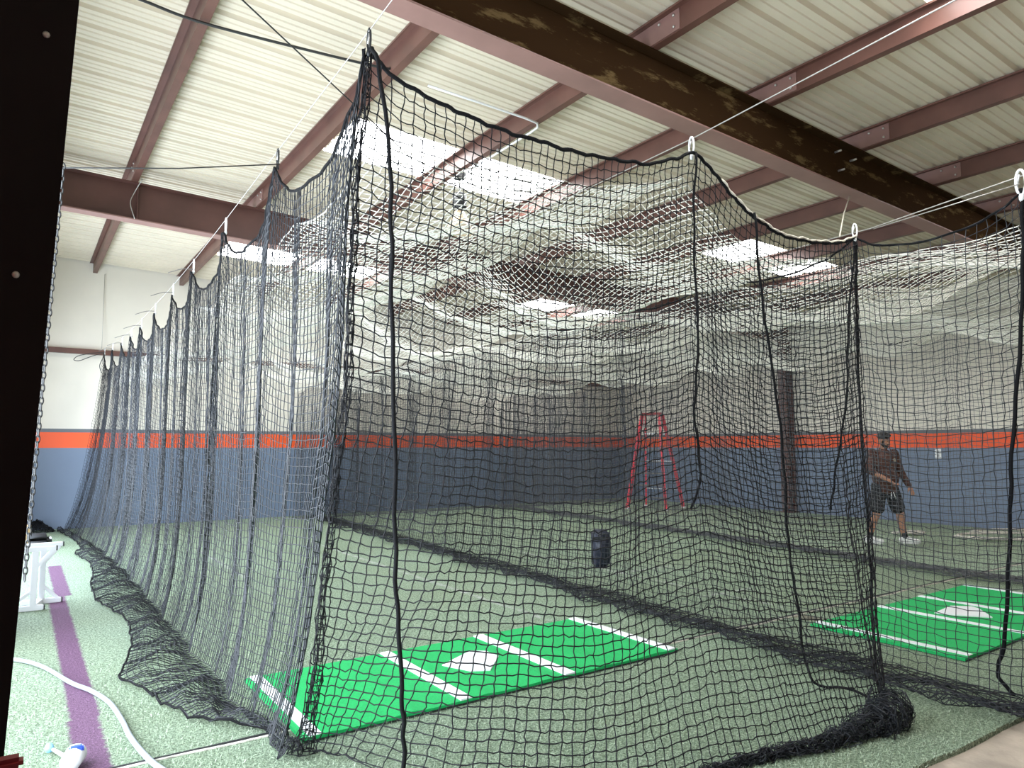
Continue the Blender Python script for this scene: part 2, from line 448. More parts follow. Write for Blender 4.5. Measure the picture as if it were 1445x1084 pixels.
# loose pile blades near the camera: stuff nobody could count
def blades(n, box_, zlen, excl, seed):
    r = np.random.default_rng(seed)
    x = r.uniform(box_[0], box_[1], n); y = r.uniform(box_[2], box_[3], n)
    keep = np.ones(n, bool)
    for a, b, c, d in excl:
        keep &= ~((x > a) & (x < b) & (y > c) & (y < d))
    d = np.hypot(x, y); keep &= r.uniform(0, 1, n) < np.clip(2.6 / d, 0.1, 1) ** 1.2
    x, y = x[keep], y[keep]; n = len(x)
    h = r.uniform(0.5, 1.0, n) * zlen; an = r.uniform(0, 2 * PI, n); ln = r.uniform(0.2, 0.9, n) * zlen; la = r.uniform(0, 2 * PI, n)
    w = 0.0016
    P = np.empty((n, 3, 3))
    P[:, 0] = np.stack([x - w * np.cos(an), y - w * np.sin(an), np.full(n, -0.002)], 1)
    P[:, 1] = np.stack([x + w * np.cos(an), y + w * np.sin(an), np.full(n, -0.002)], 1)
    P[:, 2] = np.stack([x + ln * np.cos(la), y + ln * np.sin(la), h], 1)
    me = bpy.data.meshes.new('turf_pile')
    me.vertices.add(3 * n); me.vertices.foreach_set('co', P.reshape(-1))
    me.loops.add(3 * n); me.loops.foreach_set('vertex_index', np.arange(3 * n, dtype=np.int32))
    me.polygons.add(n); me.polygons.foreach_set('loop_start', np.arange(0, 3 * n, 3, dtype=np.int32))
    me.update(); me.validate()
    me.materials.append(M_BLADE)
    return me
MATA = (1.335, 4.30, 3.92, 5.14)
MATB = (5.86, 8.98, 2.56, 3.82)
me = blades(330000, (-0.1, 7.6, 1.86, 6.2), 0.021, [(a - 0.01, b + 0.01, c - 0.01, d + 0.01) for a, b, c, d in (MATA, MATB)] + [(0.30, 0.47, 0, 7), (-1, 12, 4.105, 4.16)], 5)
tag(link(bpy.data.objects.new('turf_pile', me)), 'short green grass blades of the artificial turf near the concrete edge', 'grass', kind='stuff')

# ------------------------------------------------------------------ hitting mats
def hitting_mat(x0, x1, y0, y1, lab, stripes, plate, sk=0.0):
    t = thing('hitting_mat', lab, 'mat', ((x0 + x1) / 2, (y0 + y1) / 2, 0.0))
    cx, cy = (x0 + x1) / 2, (y0 + y1) / 2
    nx = 40
    V, F = [], []
    for i in range(nx + 1):
        x = x0 + (x1 - x0) * i / nx
        lift = 0.008 * max(0, math.sin(i * 0.9)) ** 2
        dy = sk * (x - cx)
        for (yy, z) in ((y0, 0.006), (y0, 0.027 + lift), (y1, 0.027), (y1, 0.006)):
            V.append((x - cx, yy + dy - cy, z))
    for i in range(nx):
        for k in range(4):
            F.append((i * 4 + k, i * 4 + (k + 1) % 4, i * 4 + 4 + (k + 1) % 4, i * 4 + 4 + k))
    F += [(0, 1, 2, 3), (nx * 4 + 3, nx * 4 + 2, nx * 4 + 1, nx * 4)]
    mesh_obj('turf_surface', V, F, M_MAT, t)
    bm = bmesh.new(); add_box(bm, x0 - cx + 0.004, x1 - cx - 0.004, y0 - cy - 0.005, y1 - cy - 0.004, 0.001, 0.012)
    bmesh.ops.transform(bm, matrix=Matrix(((1, 0, 0, 0), (sk, 1, 0, 0), (0, 0, 1, 0), (0, 0, 0, 1))), verts=bm.verts)
    bm_obj('rubber_backing', bm, M_BLACK, t)
    def patch(name, pts):
        n = len(pts)
        V = [(px - cx, py - cy, z) for z in (0.026, 0.0365) for px, py in pts]
        F = [tuple(range(n, 2 * n)), tuple(range(n - 1, -1, -1))] + [(k, (k + 1) % n, n + (k + 1) % n, n + k) for k in range(n)]
        return mesh_obj(name, V, F, M_LINE, t)
    for a, b in stripes:
        dy = sk * ((a + b) / 2 - cx)
        patch('stripe', [(a, y0 + dy + 0.003), (b, y0 + dy + 0.003), (b, y1 + dy - 0.003), (a, y1 + dy - 0.003)])
    patch('home_plate', plate)
    return t
hitting_mat(*MATA, 'bright green hitting mat behind the front net, its white home plate turned toward the doorway', [(1.37, 1.44), (2.33, 2.41), (3.17, 3.26), (4.20, 4.28)],
            [(2.574, 4.60), (2.68, 4.37), (2.80, 4.31), (3.03, 4.55), (3.02, 4.71), (2.93, 4.79)], 0.012)
hitting_mat(*MATB, 'bright green hitting mat with white home plate in the second cage', [(5.93, 6.0), (7.01, 7.08), (7.83, 7.90), (8.87, 8.93)],
            [(7.18, 3.36), (7.25, 3.2), (7.43, 2.97), (7.72, 3.2), (7.76, 3.28), (7.62, 3.41)], 0.012)

# ------------------------------------------------------------------ netting
def n1(x, s=0.0):
    return 0.5 * np.sin(x + s) + 0.3 * np.sin(2.17 * x + 1.7 * s + 1.3) + 0.2 * np.sin(4.63 * x + 2.9 * s + 0.4)

def net_mesh(name, P, nu, nv, th, m, parent, mid=False, jit=0.0, seed=1, knot=1.0, thin=0.6, wav=0.0):
    r = np.random.default_rng(seed)
    U, Vv = np.meshgrid(np.linspace(0, 1, nu + 1), np.linspace(0, 1, nv + 1), indexing='ij')
    pts = P(U, Vv)
    pts = pts + r.normal(0, 1, pts.shape) * jit
    nodes = pts.reshape(-1, 3)
    idx = np.arange((nu + 1) * (nv + 1)).reshape(nu + 1, nv + 1)
    a, b, c, d = idx[:-1, :-1], idx[1:, :-1], idx[1:, 1:], idx[:-1, 1:]
    me = bpy.data.meshes.new(name)
    if mid:
        hm = 0.5 * (pts[:-1, :] + pts[1:, :]); vm = 0.5 * (pts[:, :-1] + pts[:, 1:])
        hm[..., 2] += r.normal(0, 1, hm.shape[:2]) * wav - wav * 0.5
        dirh = pts[1:, :] - pts[:-1, :]
        vm[:, :, :2] += (r.normal(0, 1, vm.shape[:2]) * wav * 0.7)[..., None] * (np.concatenate([dirh, dirh[-1:]], 0)[:, :-1, :2] / 0.05)
        co = np.concatenate([nodes, hm.reshape(-1, 3), vm.reshape(-1, 3)])
        nn = len(nodes)
        hi = nn + np.arange(nu * (nv + 1)).reshape(nu, nv + 1)
        vi = nn + nu * (nv + 1) + np.arange((nu + 1) * nv).reshape(nu + 1, nv)
        faces = np.stack([a, hi[:, :-1], b, vi[1:, :], c, hi[:, 1:], d, vi[:-1, :]], -1).reshape(-1, 8)
    else:
        co = nodes; faces = np.stack([a, b, c, d], -1).reshape(-1, 4); nn = len(nodes)
    k = faces.shape[1]; nf = len(faces)
    me.vertices.add(len(co)); me.vertices.foreach_set('co', co.astype(np.float32).reshape(-1))
    me.loops.add(nf * k); me.loops.foreach_set('vertex_index', faces.astype(np.int32).reshape(-1))
    me.polygons.add(nf); me.polygons.foreach_set('loop_start', np.arange(0, nf * k, k, dtype=np.int32))
    me.update(calc_edges=True)
    o = bpy.data.objects.new(name, me); C.objects.link(o)
    md = o.modifiers.new('w', 'WIREFRAME'); md.thickness = th; md.use_even_offset = False; md.use_boundary = True; md.use_replace = True
    if mid:
        vg = o.vertex_groups.new(name='k'); vg.add(list(range(nn)), knot, 'REPLACE'); vg.add(list(range(nn, len(co))), thin, 'REPLACE')
        md.vertex_group = 'k'; md.thickness_vertex_group = 0.0
    dg = bpy.context.evaluated_depsgraph_get()
    nm = bpy.data.meshes.new_from_object(o.evaluated_get(dg))
    o.modifiers.clear(); o.vertex_groups.clear(); o.data = nm; bpy.data.meshes.remove(me)
    nm.materials.clear(); nm.materials.append(m)
    nm.polygons.foreach_set('use_smooth', np.ones(len(nm.polygons), bool))
    nm.name = name
    if parent is not None: o.parent = parent
    return o

def interp(x, xp, fp): return np.interp(x, xp, fp)
def smooth_interp(x, xp, fp):
    # cubic-ish interpolation through a dense spline
    P = spline([(a, b, 0) for a, b in zip(xp, fp)], 12)
    P = np.array(P)
    return np.interp(x, P[:, 0], P[:, 1])

CELL = 0.054
# cage edge data: the netting's top hangs from snap hooks on the wires
HOOK_Y = [3.1, 4.58, 6.0, 7.3, 8.4, 9.65, 10.85, 11.95, 13.1, 14.6, 16.15]
HOOK_Z = [3.52, 3.44, 3.36, 3.30, 3.27, 3.26, 3.25, 3.26, 3.28, 3.36, 3.45]
def corner_y(z):   # the gathered front corner leans away from the concrete toward the floor
    return interp(z, [0.0, 0.26, 0.81, 1.28, 1.7, 2.15, 2.75, 3.03, 3.52], [3.75, 3.68, 3.56, 3.46, 3.33, 3.26, 3.245, 3.2, 3.1])

def bay(Y, hy):
    hy = np.array(hy)
    i = np.clip(np.searchsorted(hy, Y, side='right') - 1, 0, len(hy) - 2)
    return i, (Y - hy[i]) / (hy[i + 1] - hy[i])

HEM_Y = [3.55, 3.75, 4.1, 4.3, 4.8, 5.2, 5.67, 6.3, 7.4, 8.0, 8.56, 9.5, 10.5, 11.4, 12.3, 13.0, 13.6, 14.6, 15.8, 16.3]
HEM_X = [1.28, 1.22, 1.00, 0.90, 0.78, 0.76, 0.63, 0.80, 0.88, 0.80, 0.72, 0.74, 0.84, 0.86, 0.74, 0.86, 0.86, 0.80, 0.66, 0.66]

def P_side(U, V):
    hy, hz = np.array(HOOK_Y), np.array(HOOK_Z)
    s = U * (len(hy) - 1) * 0.35 + 0.65 * interp(U, (hy - hy[0]) / (hy[-1] - hy[0]), np.arange(len(hy)))
    i = np.clip(np.floor(s).astype(int), 0, len(hy) - 2); t = s - i
    g = 0.065 * (1 - V) ** 2 + 0.008
    tt = t - g * np.sin(2 * PI * t) * 0.75
    Y = hy[i] + (hy[i + 1] - hy[i]) * tt
    span = hy[i + 1] - hy[i]
    ztop = hz[i] + (hz[i + 1] - hz[i]) * t - 0.30 * (span / 1.3) * (1 - np.abs(2 * t - 1) ** 2.2) * (1 - 0.35 * V)
    hang = np.clip(V / 0.83, 0, 1)
    lay = np.clip((V - 0.83) / 0.17, 0, 1)
    z = ztop * (1 - hang ** 0.96)
    # pleats
    fold = 0.13 * (np.abs(np.sin(PI * t)) ** 0.65 - 0.6) + 0.018 * np.sin(6 * PI * t + i * 1.7) + 0.022 * n1(Y * 9, i * 0.3)
    amp = 0.35 + 0.65 * np.sin(PI * np.clip(V * 1.15, 0, 1)) ** 0.8
    x = 1.30 + fold * amp * 0.9
    lean = interp(Y, [3, 10, 13, 16.2], [0.0, 0.0, 0.10, 0.40])
    x = x - lean * hang ** 1.5
    hx = interp(Y, HEM_Y, HEM_X)
    foot = hang ** 7 * 0.12
    x = x - foot
    x = x + (hx - x) * lay ** 0.9
    crump = np.sin(PI * np.clip(lay, 0, 1)) * 0.04 * (1 + n1(Y * 6 + V * 25)) + lay * 0.035 * (1 + n1(Y * 14, 2.0)) * 0.7
    z = np.where(lay > 0, 0.012 + crump, np.maximum(z, 0.012 + crump * 0))
    Y = Y + lay * 0.10 * n1(Y * 4.1, 1.0)
    # front edge follows the leaning corner
    w = np.clip(1 - (Y - 3.1) / 2.2, 0, 1)
    Y = Y + (corner_y(z) - 3.1) * w
    return np.stack([x, Y, z], -1)

def P_front(U, V):
    X0 = 1.30 + 3.90 * (0.72 * U ** 0.9 + 0.28 * U)
    tx = [1.24, 1.30, 1.5, 1.76, 2.14, 2.45, 2.78, 3.1, 3.36, 3.49, 3.62, 3.85, 4.05, 4.3, 4.7, 5.0, 5.25]
    tz = [3.55, 3.50, 3.40, 3.33, 3.30, 3.28, 3.29, 3.34, 3.43, 3.50, 3.42, 3.25, 3.16, 3.08, 3.07, 3.13, 3.22]
    ztop = interp(X0, tx, tz)
    ytop = 3.1 - 0.06 * (X0 - 1.3)
    hx = [1.25, 1.45, 1.9, 2.4, 2.95, 3.43, 3.8, 4.15, 4.40]
    hy = [3.66, 3.10, 2.72, 2.48, 2.42, 2.30, 2.27, 2.22, 2.36]
    us = np.linspace(0, 1, 9)
    Xb, Yb = interp(U, us, hx), interp(U, us, hy)
    q = V ** 2.4
    x = X0 + (Xb - X0) * q
    y = ytop + (Yb - ytop) * q
    z = ztop * (1 - V ** 0.93)
    # shallow billows
    dep = np.sin(PI * np.clip(V, 0, 1)) ** 0.7
    y = y + dep * (0.05 * n1(U * 11 + V * 1.3) + 0.025 * n1(U * 31, 1.0 + 0.0 * V) + 0.10 * np.sin(PI * U))
    x = x + dep * 0.025 * n1(V * 9 + U * 7, 2.0)
    z = z + 0.035 * dep * np.cos(2 * PI * (x - 1.5) / 1.95) + 0.012 * n1(U * 23 + V * 3, 0.7)
    # gathered left corner
    w = np.clip(1 - (x - 1.3) / 0.45, 0, 1) ** 1.5
    cy = corner_y(np.clip(z, 0, 3.5))
    y = y + (cy - y) * w
    z = np.maximum(z, 0.012 + 0.02 * (1 + n1(U * 40 + V * 10)) * (V > 0.97))
    return np.stack([x, y, z], -1)

D1_HY = [0.6, 1.76, 2.88, 4.3, 5.7, 7.1, 8.5, 9.9, 11.3, 12.7, 14.1, 15.7]
def P_div(x0, x1, zt, hy, seedk, spread=0.32):
    def P(U, V):
        hyA = np.array(hy)
        Y0 = hyA[0] + (hyA[-1] - hyA[0]) * U
        i, t = bay(Y0, hyA)
        Y = hyA[i] + (hyA[i + 1] - hyA[i]) * (t - 0.06 * (1 - V) * np.sin(2 * PI * t))
        ztop = interp(Y0, *zt) - 0.17 * (1 - np.abs(2 * t - 1) ** 1.8)
        xc = interp(Y0, [2, 4, 7, 15], [x0, x0, x0 + 0.35 * (x1 - x0), x1])
        hang = np.clip(V / 0.72, 0, 1); l1 = np.clip((V - 0.72) / 0.14, 0, 1); l2 = np.clip((V - 0.86) / 0.14, 0, 1)
        z = ztop * (1 - hang ** 0.95)
        x = xc + (0.06 * np.cos(2 * PI * t) + 0.05 * n1(Y * 5, seedk)) * np.sin(PI * np.clip(hang, 0, 1)) ** 0.6
        sp = spread * (1 + 0.35 * n1(Y * 2.3, seedk + 1))
        x = x - hang ** 8 * 0.12 - sp * np.sin(PI * 0.5 * l1) + (sp * 1.6) * l2
        zc = 0.015 + 0.05 * (1 + n1(Y * 9 + V * 40, seedk)) * np.minimum(1, l1 * 3) * (0.55 + 0.45 * np.cos(PI * l2))
        z = np.where(l1 > 0, zc, np.maximum(z, 0.015))
        Y = Y + l1 * 0.07 * n1(Y * 6.3 + V * 20, seedk + 2)
        return np.stack([x, Y, z], -1)
    return P

# --- side net along the doorway side
side = thing('side_net', 'long black side net hanging in scallops beside the open doorways', 'netting', (0, 0, 0))
net_mesh('netting', P_side, 400, 74, 0.0066, M_NETG, side, jit=0.0022, seed=3)
front = thing('front_net', 'black front net drawn across the first hitting mat', 'netting', (0, 0, 0))
net_mesh('netting', P_front, 78, 68, 0.0092, M_NET, front, mid=True, jit=0.0035, seed=4, knot=2.0, thin=0.68, wav=0.004)
div1 = thing('divider_net', 'black divider net between the two cages with hitting mats', 'netting', (0, 0, 0))
P_d1 = P_div(5.2, 5.75, ([0.6, 1.76, 2.88, 8, 15.7], [3.36, 3.24, 3.20, 3.15, 3.2]), D1_HY, 0.5)
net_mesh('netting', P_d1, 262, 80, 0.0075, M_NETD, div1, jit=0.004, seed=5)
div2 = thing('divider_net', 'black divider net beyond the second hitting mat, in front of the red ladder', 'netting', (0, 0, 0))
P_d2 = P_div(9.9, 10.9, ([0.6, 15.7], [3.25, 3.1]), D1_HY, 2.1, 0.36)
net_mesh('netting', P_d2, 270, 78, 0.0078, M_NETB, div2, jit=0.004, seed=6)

def P_back(xa, xb, y, za, zb, k):
    def P(U, V):
        s = 0.35 * U + 0.65 * U ** 2.2 - 0.012 * np.sin(2 * PI * U * 4)
        x = xa + (xb - xa) * s
        zt = za + (zb - za) * s + 0.05 * n1(s * 9, k) + 0.40 * np.sin(0.5 * PI * np.clip(s * 5, 0, 1))
        z = np.maximum(zt * (1 - V / 0.93), 0.012)
        fold = 0.10 * n1(U * 55, k) + 0.07 * np.sin(U * 90 + k)
        amp = 1.0 - 0.5 * U
        yy = y + fold * amp - 0.25 * np.clip((V - 0.9) / 0.1, 0, 1)
        return np.stack([x, yy, z], -1)
    return P
bk = thing('back_net', 'black end net hung against the striped wall behind the second cage', 'netting', (0, 0, 0))
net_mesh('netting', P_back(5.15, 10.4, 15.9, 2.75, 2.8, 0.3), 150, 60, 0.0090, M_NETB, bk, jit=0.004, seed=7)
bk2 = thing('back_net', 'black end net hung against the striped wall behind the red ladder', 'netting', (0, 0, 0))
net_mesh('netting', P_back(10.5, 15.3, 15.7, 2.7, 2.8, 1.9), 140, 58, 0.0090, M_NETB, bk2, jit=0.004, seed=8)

def P_roof(xs, zs, ya, yb, za, zb, sag, k, fx=None):
    def P(U, V):
        Y = ya + (yb - ya) * U
        x = xs[0] + (xs[-1] - xs[0]) * V
        zc = interp(x, xs, zs) + (za + (zb - za) * U)
        i, t = bay(np.clip(x, xs[0], xs[-1] - 1e-6), xs)
        z = zc - sag * 4 * t * (1 - t) * (0.8 + 0.45 * np.sin(Y * 1.9 + k + x * 0.7))
        z = z - 0.10 * (1 + np.cos(2 * PI * (Y - ya) / 1.45 + PI + 0.5 * np.sin(x))) * (0.6 + 0.4 * np.sin(x * 2))
        z = z + 0.03 * n1(x * 4 + Y * 2.2, k)
        if fx is not None:
            w = np.clip(1 - (Y - ya) / 1.3, 0, 1) ** 1.3
            z = z + (interp(x, *fx) - z) * w
        return np.stack([x, Y + 0.05 * n1(x * 3, k), z], -1)
    return P
tx = [1.30, 1.76, 2.14, 2.78, 3.36, 3.49, 3.62, 4.05, 4.5, 5.2]
tz = [3.02, 3.05, 3.10, 3.16, 3.30, 3.36, 3.28, 3.06, 2.98, 3.08]
rf = thing('roof_net', 'faded beige net sagging as a roof over the first cage', 'netting', (0, 0, 0))
net_mesh('netting', P_roof([1.34, 3.5, 5.25], [2.98, 3.46, 3.10], 3.10, 15.9, 0.0, -0.12, 0.22, 0.4, (tx, tz)), 240, 76, 0.0075, M_ROOFNET, rf, jit=0.004, seed=9)
rf2 = thing('roof_net', 'faded beige net sagging as a roof over the second cage', 'netting', (0, 0, 0))
net_mesh('netting', P_roof([5.27, 7.6, 10.2], [3.05, 3.36, 3.10], 1.3, 15.8, 0.0, -0.1, 0.24, 2.0), 265, 94, 0.0078, M_ROOFNET, rf2, jit=0.004, seed=10)

# --- crumpled hem bundle at the front net's foot
def P_hem(U, V):
    c = np.array(spline([(2.75, 2.42, 0), (3.2, 2.36, 0), (3.55, 2.27, 0), (3.85, 2.24, 0), (4.1, 2.20, 0), (4.30, 2.27, 0)], 10))
    s = np.linspace(0, 1, len(c))
    x = interp(U, s, c[:, 0]); y = interp(U, s, c[:, 1])
    R = interp(U, [0, 0.3, 0.6, 0.8, 0.93, 1.0], [0.02, 0.035, 0.055, 0.10, 0.115, 0.06])
    a = 2 * PI * V * 3.2 + 1.5 * n1(U * 20)
    r = R * (0.45 + 0.75 * V + 0.35 * n1(U * 33 + V * 17, 0.6))
    x = x + 0.05 * n1(U * 25 + V * 21, 1.1) + 0.25 * r * np.sin(a * 0.7)
    y = y + r * np.cos(a)
    z = R * 0.85 + r * np.sin(a) * 0.85
    return np.stack([x, y, np.maximum(z, 0.012)], -1)
net_mesh('gathered_hem', P_hem, 66, 34, 0.0055, M_NETG, front, jit=0.012, seed=12)

# --- gathered corner bundle of the front net
def P_bundle(U, V):
    z = 3.5 * (1 - U) + 0.02
    y = corner_y(z); x = 1.30 + 0.0 * z
    r = interp(U, [0, 0.05, 0.3, 0.5, 0.75, 0.95, 1], [0.012, 0.03, 0.022, 0.03, 0.028, 0.045, 0.10])
    a = 2 * PI * V * 2 + U * 9
    rr = r * (0.6 + 0.5 * n1(U * 40 + V * 13))
    return np.stack([x + rr * np.cos(a), y + rr * np.sin(a), z], -1)
net_mesh('gathered_corner', P_bundle, 64, 12, 0.0055, M_NET, front, jit=0.004, seed=13)

# --- ropes sewn into the nets
def edge(P, us, v, k=2):
    U = np.array(us); return [tuple(p) for p in P(U, np.full_like(U, v))]
def rope(name, pts, r, m, parent, k=6):
    pts = spline(pts, k)
    pts = [np.array(p) + 0.004 * np.array([math.sin(i * 1.3), math.cos(i * 1.7), math.sin(i * 0.9)]) for i, p in enumerate(pts)]
    return tube(name, pts, r, m, parent, n=7)
us = np.linspace(0, 1, 90)
rope('border_rope', edge(P_front, us, 0.0), 0.011, M_ROPE, front, 2)
rope('border_rope', edge(P_side, np.linspace(0, 1, 200), 0.0), 0.009, M_ROPE, side, 2)
rope('hem_rope', edge(P_side, np.linspace(0, 1, 200), 1.0), 0.008, M_ROPE, side, 1)
rope('border_rope', edge(P_d1, np.linspace(0, 1, 200), 0.0), 0.008, M_ROPE, div1, 2)
rope('border_rope', edge(P_d2, np.linspace(0, 1, 200), 0.0), 0.008, M_ROPE, div2, 2)
rope('border_rope', [(1.30, 3.09, 3.52), (1.295, 2.99, 3.42), (1.342, 2.95, 3.015), (1.361, 2.95, 2.68), (1.373, 2.95, 2.183), (1.397, 2.95, 1.568), (1.408, 2.95, 1.063), (1.431, 2.95, 0.751), (1.453, 2.95, 0.442), (1.462, 2.95, 0.259), (1.45, 2.93, 0.03)], 0.0105, M_ROPE, front)
rope('lacing_rope', [(3.488, 2.95, 3.49), (3.444, 2.95, 2.942), (3.461, 2.95, 2.264), (3.413, 2.95, 1.818), (3.452, 2.95, 1.426), (3.361, 2.95, 1.215)], 0.0075, M_ROPE, front)
rope('lacing_rope', [(4.003, 2.9, 3.174), (4.051, 2.9, 2.597), (4.143, 2.9, 2.123), (4.23, 2.9, 1.552), (4.253, 2.9, 0.986), (4.331, 2.9, 0.56), (4.42, 2.88, 0.06), (4.5, 2.7, 0.03), (4.45, 2.5, 0.04)], 0.0085, M_ROPE, front)
rope('lacing_rope', [(5.195, 2.87, 3.199), (5.026, 2.87, 2.388), (4.984, 2.87, 1.964), (4.808, 2.87, 1.449), (4.716, 2.87, 1.153)], 0.0075, M_ROPE, front)
rope('lacing_rope', [(5.2, 2.87, 3.2), (5.162, 2.87, 2.4), (5.162, 2.87, 1.653), (5.2, 2.87, 0.921), (5.19, 2.86, 0.3), (5.0, 2.75, 0.06), (4.6, 2.5, 0.05), (4.4, 2.35, 0.12)], 0.0095, M_ROPE, div1)
rope('lacing_cord', [(x, y - 0.006, z + 0.012) for x, y, z in edge(P_front, np.linspace(0.60, 1.0, 40), 0.0)], 0.0085, M_ROPEW, front, 2)
rope('lacing_rope', [(5.2, 1.77, 3.25), (5.2, 1.778, 2.884), (5.2, 1.827, 2.274), (5.2, 1.913, 1.555), (5.2, 1.954, 1.017), (5.2, 2.015, 0.39), (5.2, 2.067, 0.159), (5.2, 1.98, 0.05)], 0.012, M_ROPE, div1)

# ------------------------------------------------------------------ wires and hooks
def sagline(p, q, s, n=24):
    p, q = np.array(p, float), np.array(q, float)
    return [tuple(p + (q - p) * t - np.array([0, 0, 4 * s * t * (1 - t)])) for t in np.linspace(0, 1, n)]
def wire(name, lab, pts, r, m):
    return tag(tube(name, pts, r, m, n=6), lab, 'wire')
z_c1 = [z + 0.10 for z in HOOK_Z]
wire('support_wire', 'thin steel wire above the side net holding its row of hooks', spline([(1.28, -2.9, 4.0), (1.29, 1.2, 3.74)] + [(1.30, y, z) for y, z in zip(HOOK_Y, z_c1)] + [(1.30, 16.4, 3.56)], 4), 0.0028, M_WIRE)
wire('support_wire', 'pale steel wire over the middle of the first cage roof', [(3.5, -2.9, 3.86), (3.5, 1.4, 3.685), (3.517, 3.0, 3.607), (3.5, 9, 3.5), (3.5, 16.4, 3.56)], 0.0038, M_WIRE)
wire('support_wire', 'pale steel wire along the top of the divider behind the first mat', [(5.2, -2.9, 3.7), (5.2, 1.75, 3.331), (5.2, 2.75, 3.24), (5.22, 6, 3.22), (5.5, 16.4, 3.5)], 0.004, M_WIRE)
wire('support_wire', 'lower pale wire tied to the divider corner by a white knot', [(5.15, 1.76, 3.265), (5.18, 2.72, 3.225)], 0.0035, M_WIRE)
wire('support_wire', 'thin steel wire along the top of the divider before the ladder', [(9.9, -2.9, 3.5), (10.0, 6, 3.32), (10.9, 16.4, 3.3)], 0.0035, M_WIRE)
wire('cross_wire', 'thin dark wire from the door post to the second hook', [(1.3, 4.53, 3.43), (0.7, 4.52, 3.26), (-0.3, 4.5, 3.03)], 0.004, M_DWIRE)
wire('cross_wire', 'black diagonal brace wire below the corrugated roof', sagline((0.3, 4.15, 4.62), (3.2, 6.45, 4.58), 0.0), 0.006, M_DWIRE)
wire('power_cable', 'black cable slung under the roof with a clip', [tuple(p) for p in spline([(0.2, 6.0, 5.12), (0.613, 6.004, 5.1), (0.927, 6.033, 5.09), (1.308, 6.008, 5.085), (2.137, 5.909, 5.09), (2.6, 5.85, 5.1), (2.67, 5.85, 5.12)], 6)], 0.012, M_DWIRE)
wire('hanging_cord', 'thin cord hanging down the end wall to the girt', [(1.255, 16.45, 5.11), (1.26, 16.44, 4.4), (1.258, 16.34, 3.56)], 0.005, M_WIRE)
wire('loose_cord', 'loose cord looped over the farther rafter stiffener', spline([(1.15, 10.2, 5.1), (1.08, 10.36, 4.95), (1.04, 10.36, 4.8), (1.10, 10.36, 4.6)], 5), 0.006, M_WIRE)
wire('tie_rope', 'pale tie rope from the nearer rafter down to the cage corner', [(7.52, 4.2, 4.40), (6.3, 3.58, 3.80), (5.08, 2.93, 3.2)], 0.006, M_ROPEW)

def hook(x, y, z, lab, m, s=1.0, group='snap hooks along the nets'):
    t = thing('snap_hook', lab, 'hook', (x, y, z), group=group)
    pts = []
    for k in range(20):
        a = 2 * PI * k / 20
        pts.append((0.0, 0.018 * s * math.cos(a), (0.055 * math.sin(a) - 0.0) * s))
    tube('body', pts, 0.006 * s, m, t, n=6, closed=True)
    tube('gate', [(0, 0.018 * s, -0.03 * s), (0, 0.004 * s, 0.035 * s)], 0.0045 * s, M_ALU, t, n=6)
    lathe('swivel', [(0.006 * s, -0.085 * s), (0.011 * s, -0.075 * s), (0.011 * s, -0.06 * s), (0.006 * s, -0.05 * s)], m, t, n=8)
    return t
WHERE = ['at the gathered front corner', 'where the cross wire ties on', 'third from the front corner', 'fourth from the front corner', 'fifth from the front corner', 'sixth from the front corner', 'seventh from the front corner', 'eighth from the front corner', 'ninth from the front corner', 'next to last before the end wall', 'last before the end wall']
for i, (y, z) in enumerate(zip(HOOK_Y, HOOK_Z)):
    m = M_BLACK if i in (0, 1) else M_WHITE
    hook(1.30, y, z + 0.055, '%s snap hook on the side net wire, %s' % ('black' if m is M_BLACK else 'white', WHERE[i]), m, 1.0)
for i in range(3, 10):
    y, z = HOOK_Y[i], HOOK_Z[i]
    wire('tie_wire', 'short bent tie wire under the %s' % WHERE[i].replace('third', 'third hook').replace('fourth', 'fourth hook').replace('fifth', 'fifth hook').replace('sixth', 'sixth hook').replace('seventh', 'seventh hook').replace('eighth', 'eighth hook').replace('ninth', 'ninth hook').replace('next to last', 'hook next to last'), spline([(1.30, y, z + 0.01), (1.20, y, z - 0.0), (1.08, y + 0.02, z - 0.05)], 4), 0.004, M_TIE)
hook(3.50, 3.0, 3.55, 'pale snap hook at the peak in the middle of the front net', M_WHITE, 1.1)
hook(5.19, 2.87, 3.25, 'white snap hook at the far top corner of the front net', M_WHITE)
hook(5.2, 1.77, 3.29, 'large white snap hook on the divider net nearest the concrete', M_WHITE, 1.5)
# pulley-like loop of line at the last hook
wire('loose_cord', 'grey cord loop knotted at the end of the side net', spline([(1.30, 16.1, 3.47), (1.05, 16.1, 3.42), (0.85, 16.1, 3.36), (0.78, 16.1, 3.28), (0.88, 16.1, 3.27), (1.1, 16.1, 3.38), (1.28, 16.1, 3.42), (1.22, 16.1, 3.2), (1.26, 16.1, 3.05)], 6), 0.008, M_DWIRE)

# hoist chain of the roll-up door
t = thing('hoist_chain', 'galvanised hoist chain hanging beside the dark door post', 'chain', (0.06, 3.0, 1.2))
M_CHAIN = mat('chain_steel', (0.05, 0.05, 0.05), 0.5, 0.3)
c0, c1 = Vector((0.079, 3.0, 2.62)), Vector((0.036, 3.0, 1.15)); nl = 66
lm = None
for i in range(nl):
    p = c0.lerp(c1, i / (nl - 1)) - Vector((0.06, 3.0, 1.2))
    if lm is None:
        pts = [(0.0065 * math.cos(a), 0, 0.0145 * math.sin(a)) for a in [2 * PI * k / 12 for k in range(12)]]
        lo = tube('chain_link', pts, 0.0028, M_CHAIN, t, n=5, closed=True); lm = lo.data
    else:
        lo = bpy.data.objects.new('chain_link', lm); link(lo, t)
    lo.location = p; lo.rotation_euler = (0, 0, (PI / 2 if i % 2 else 0) + 0.35)

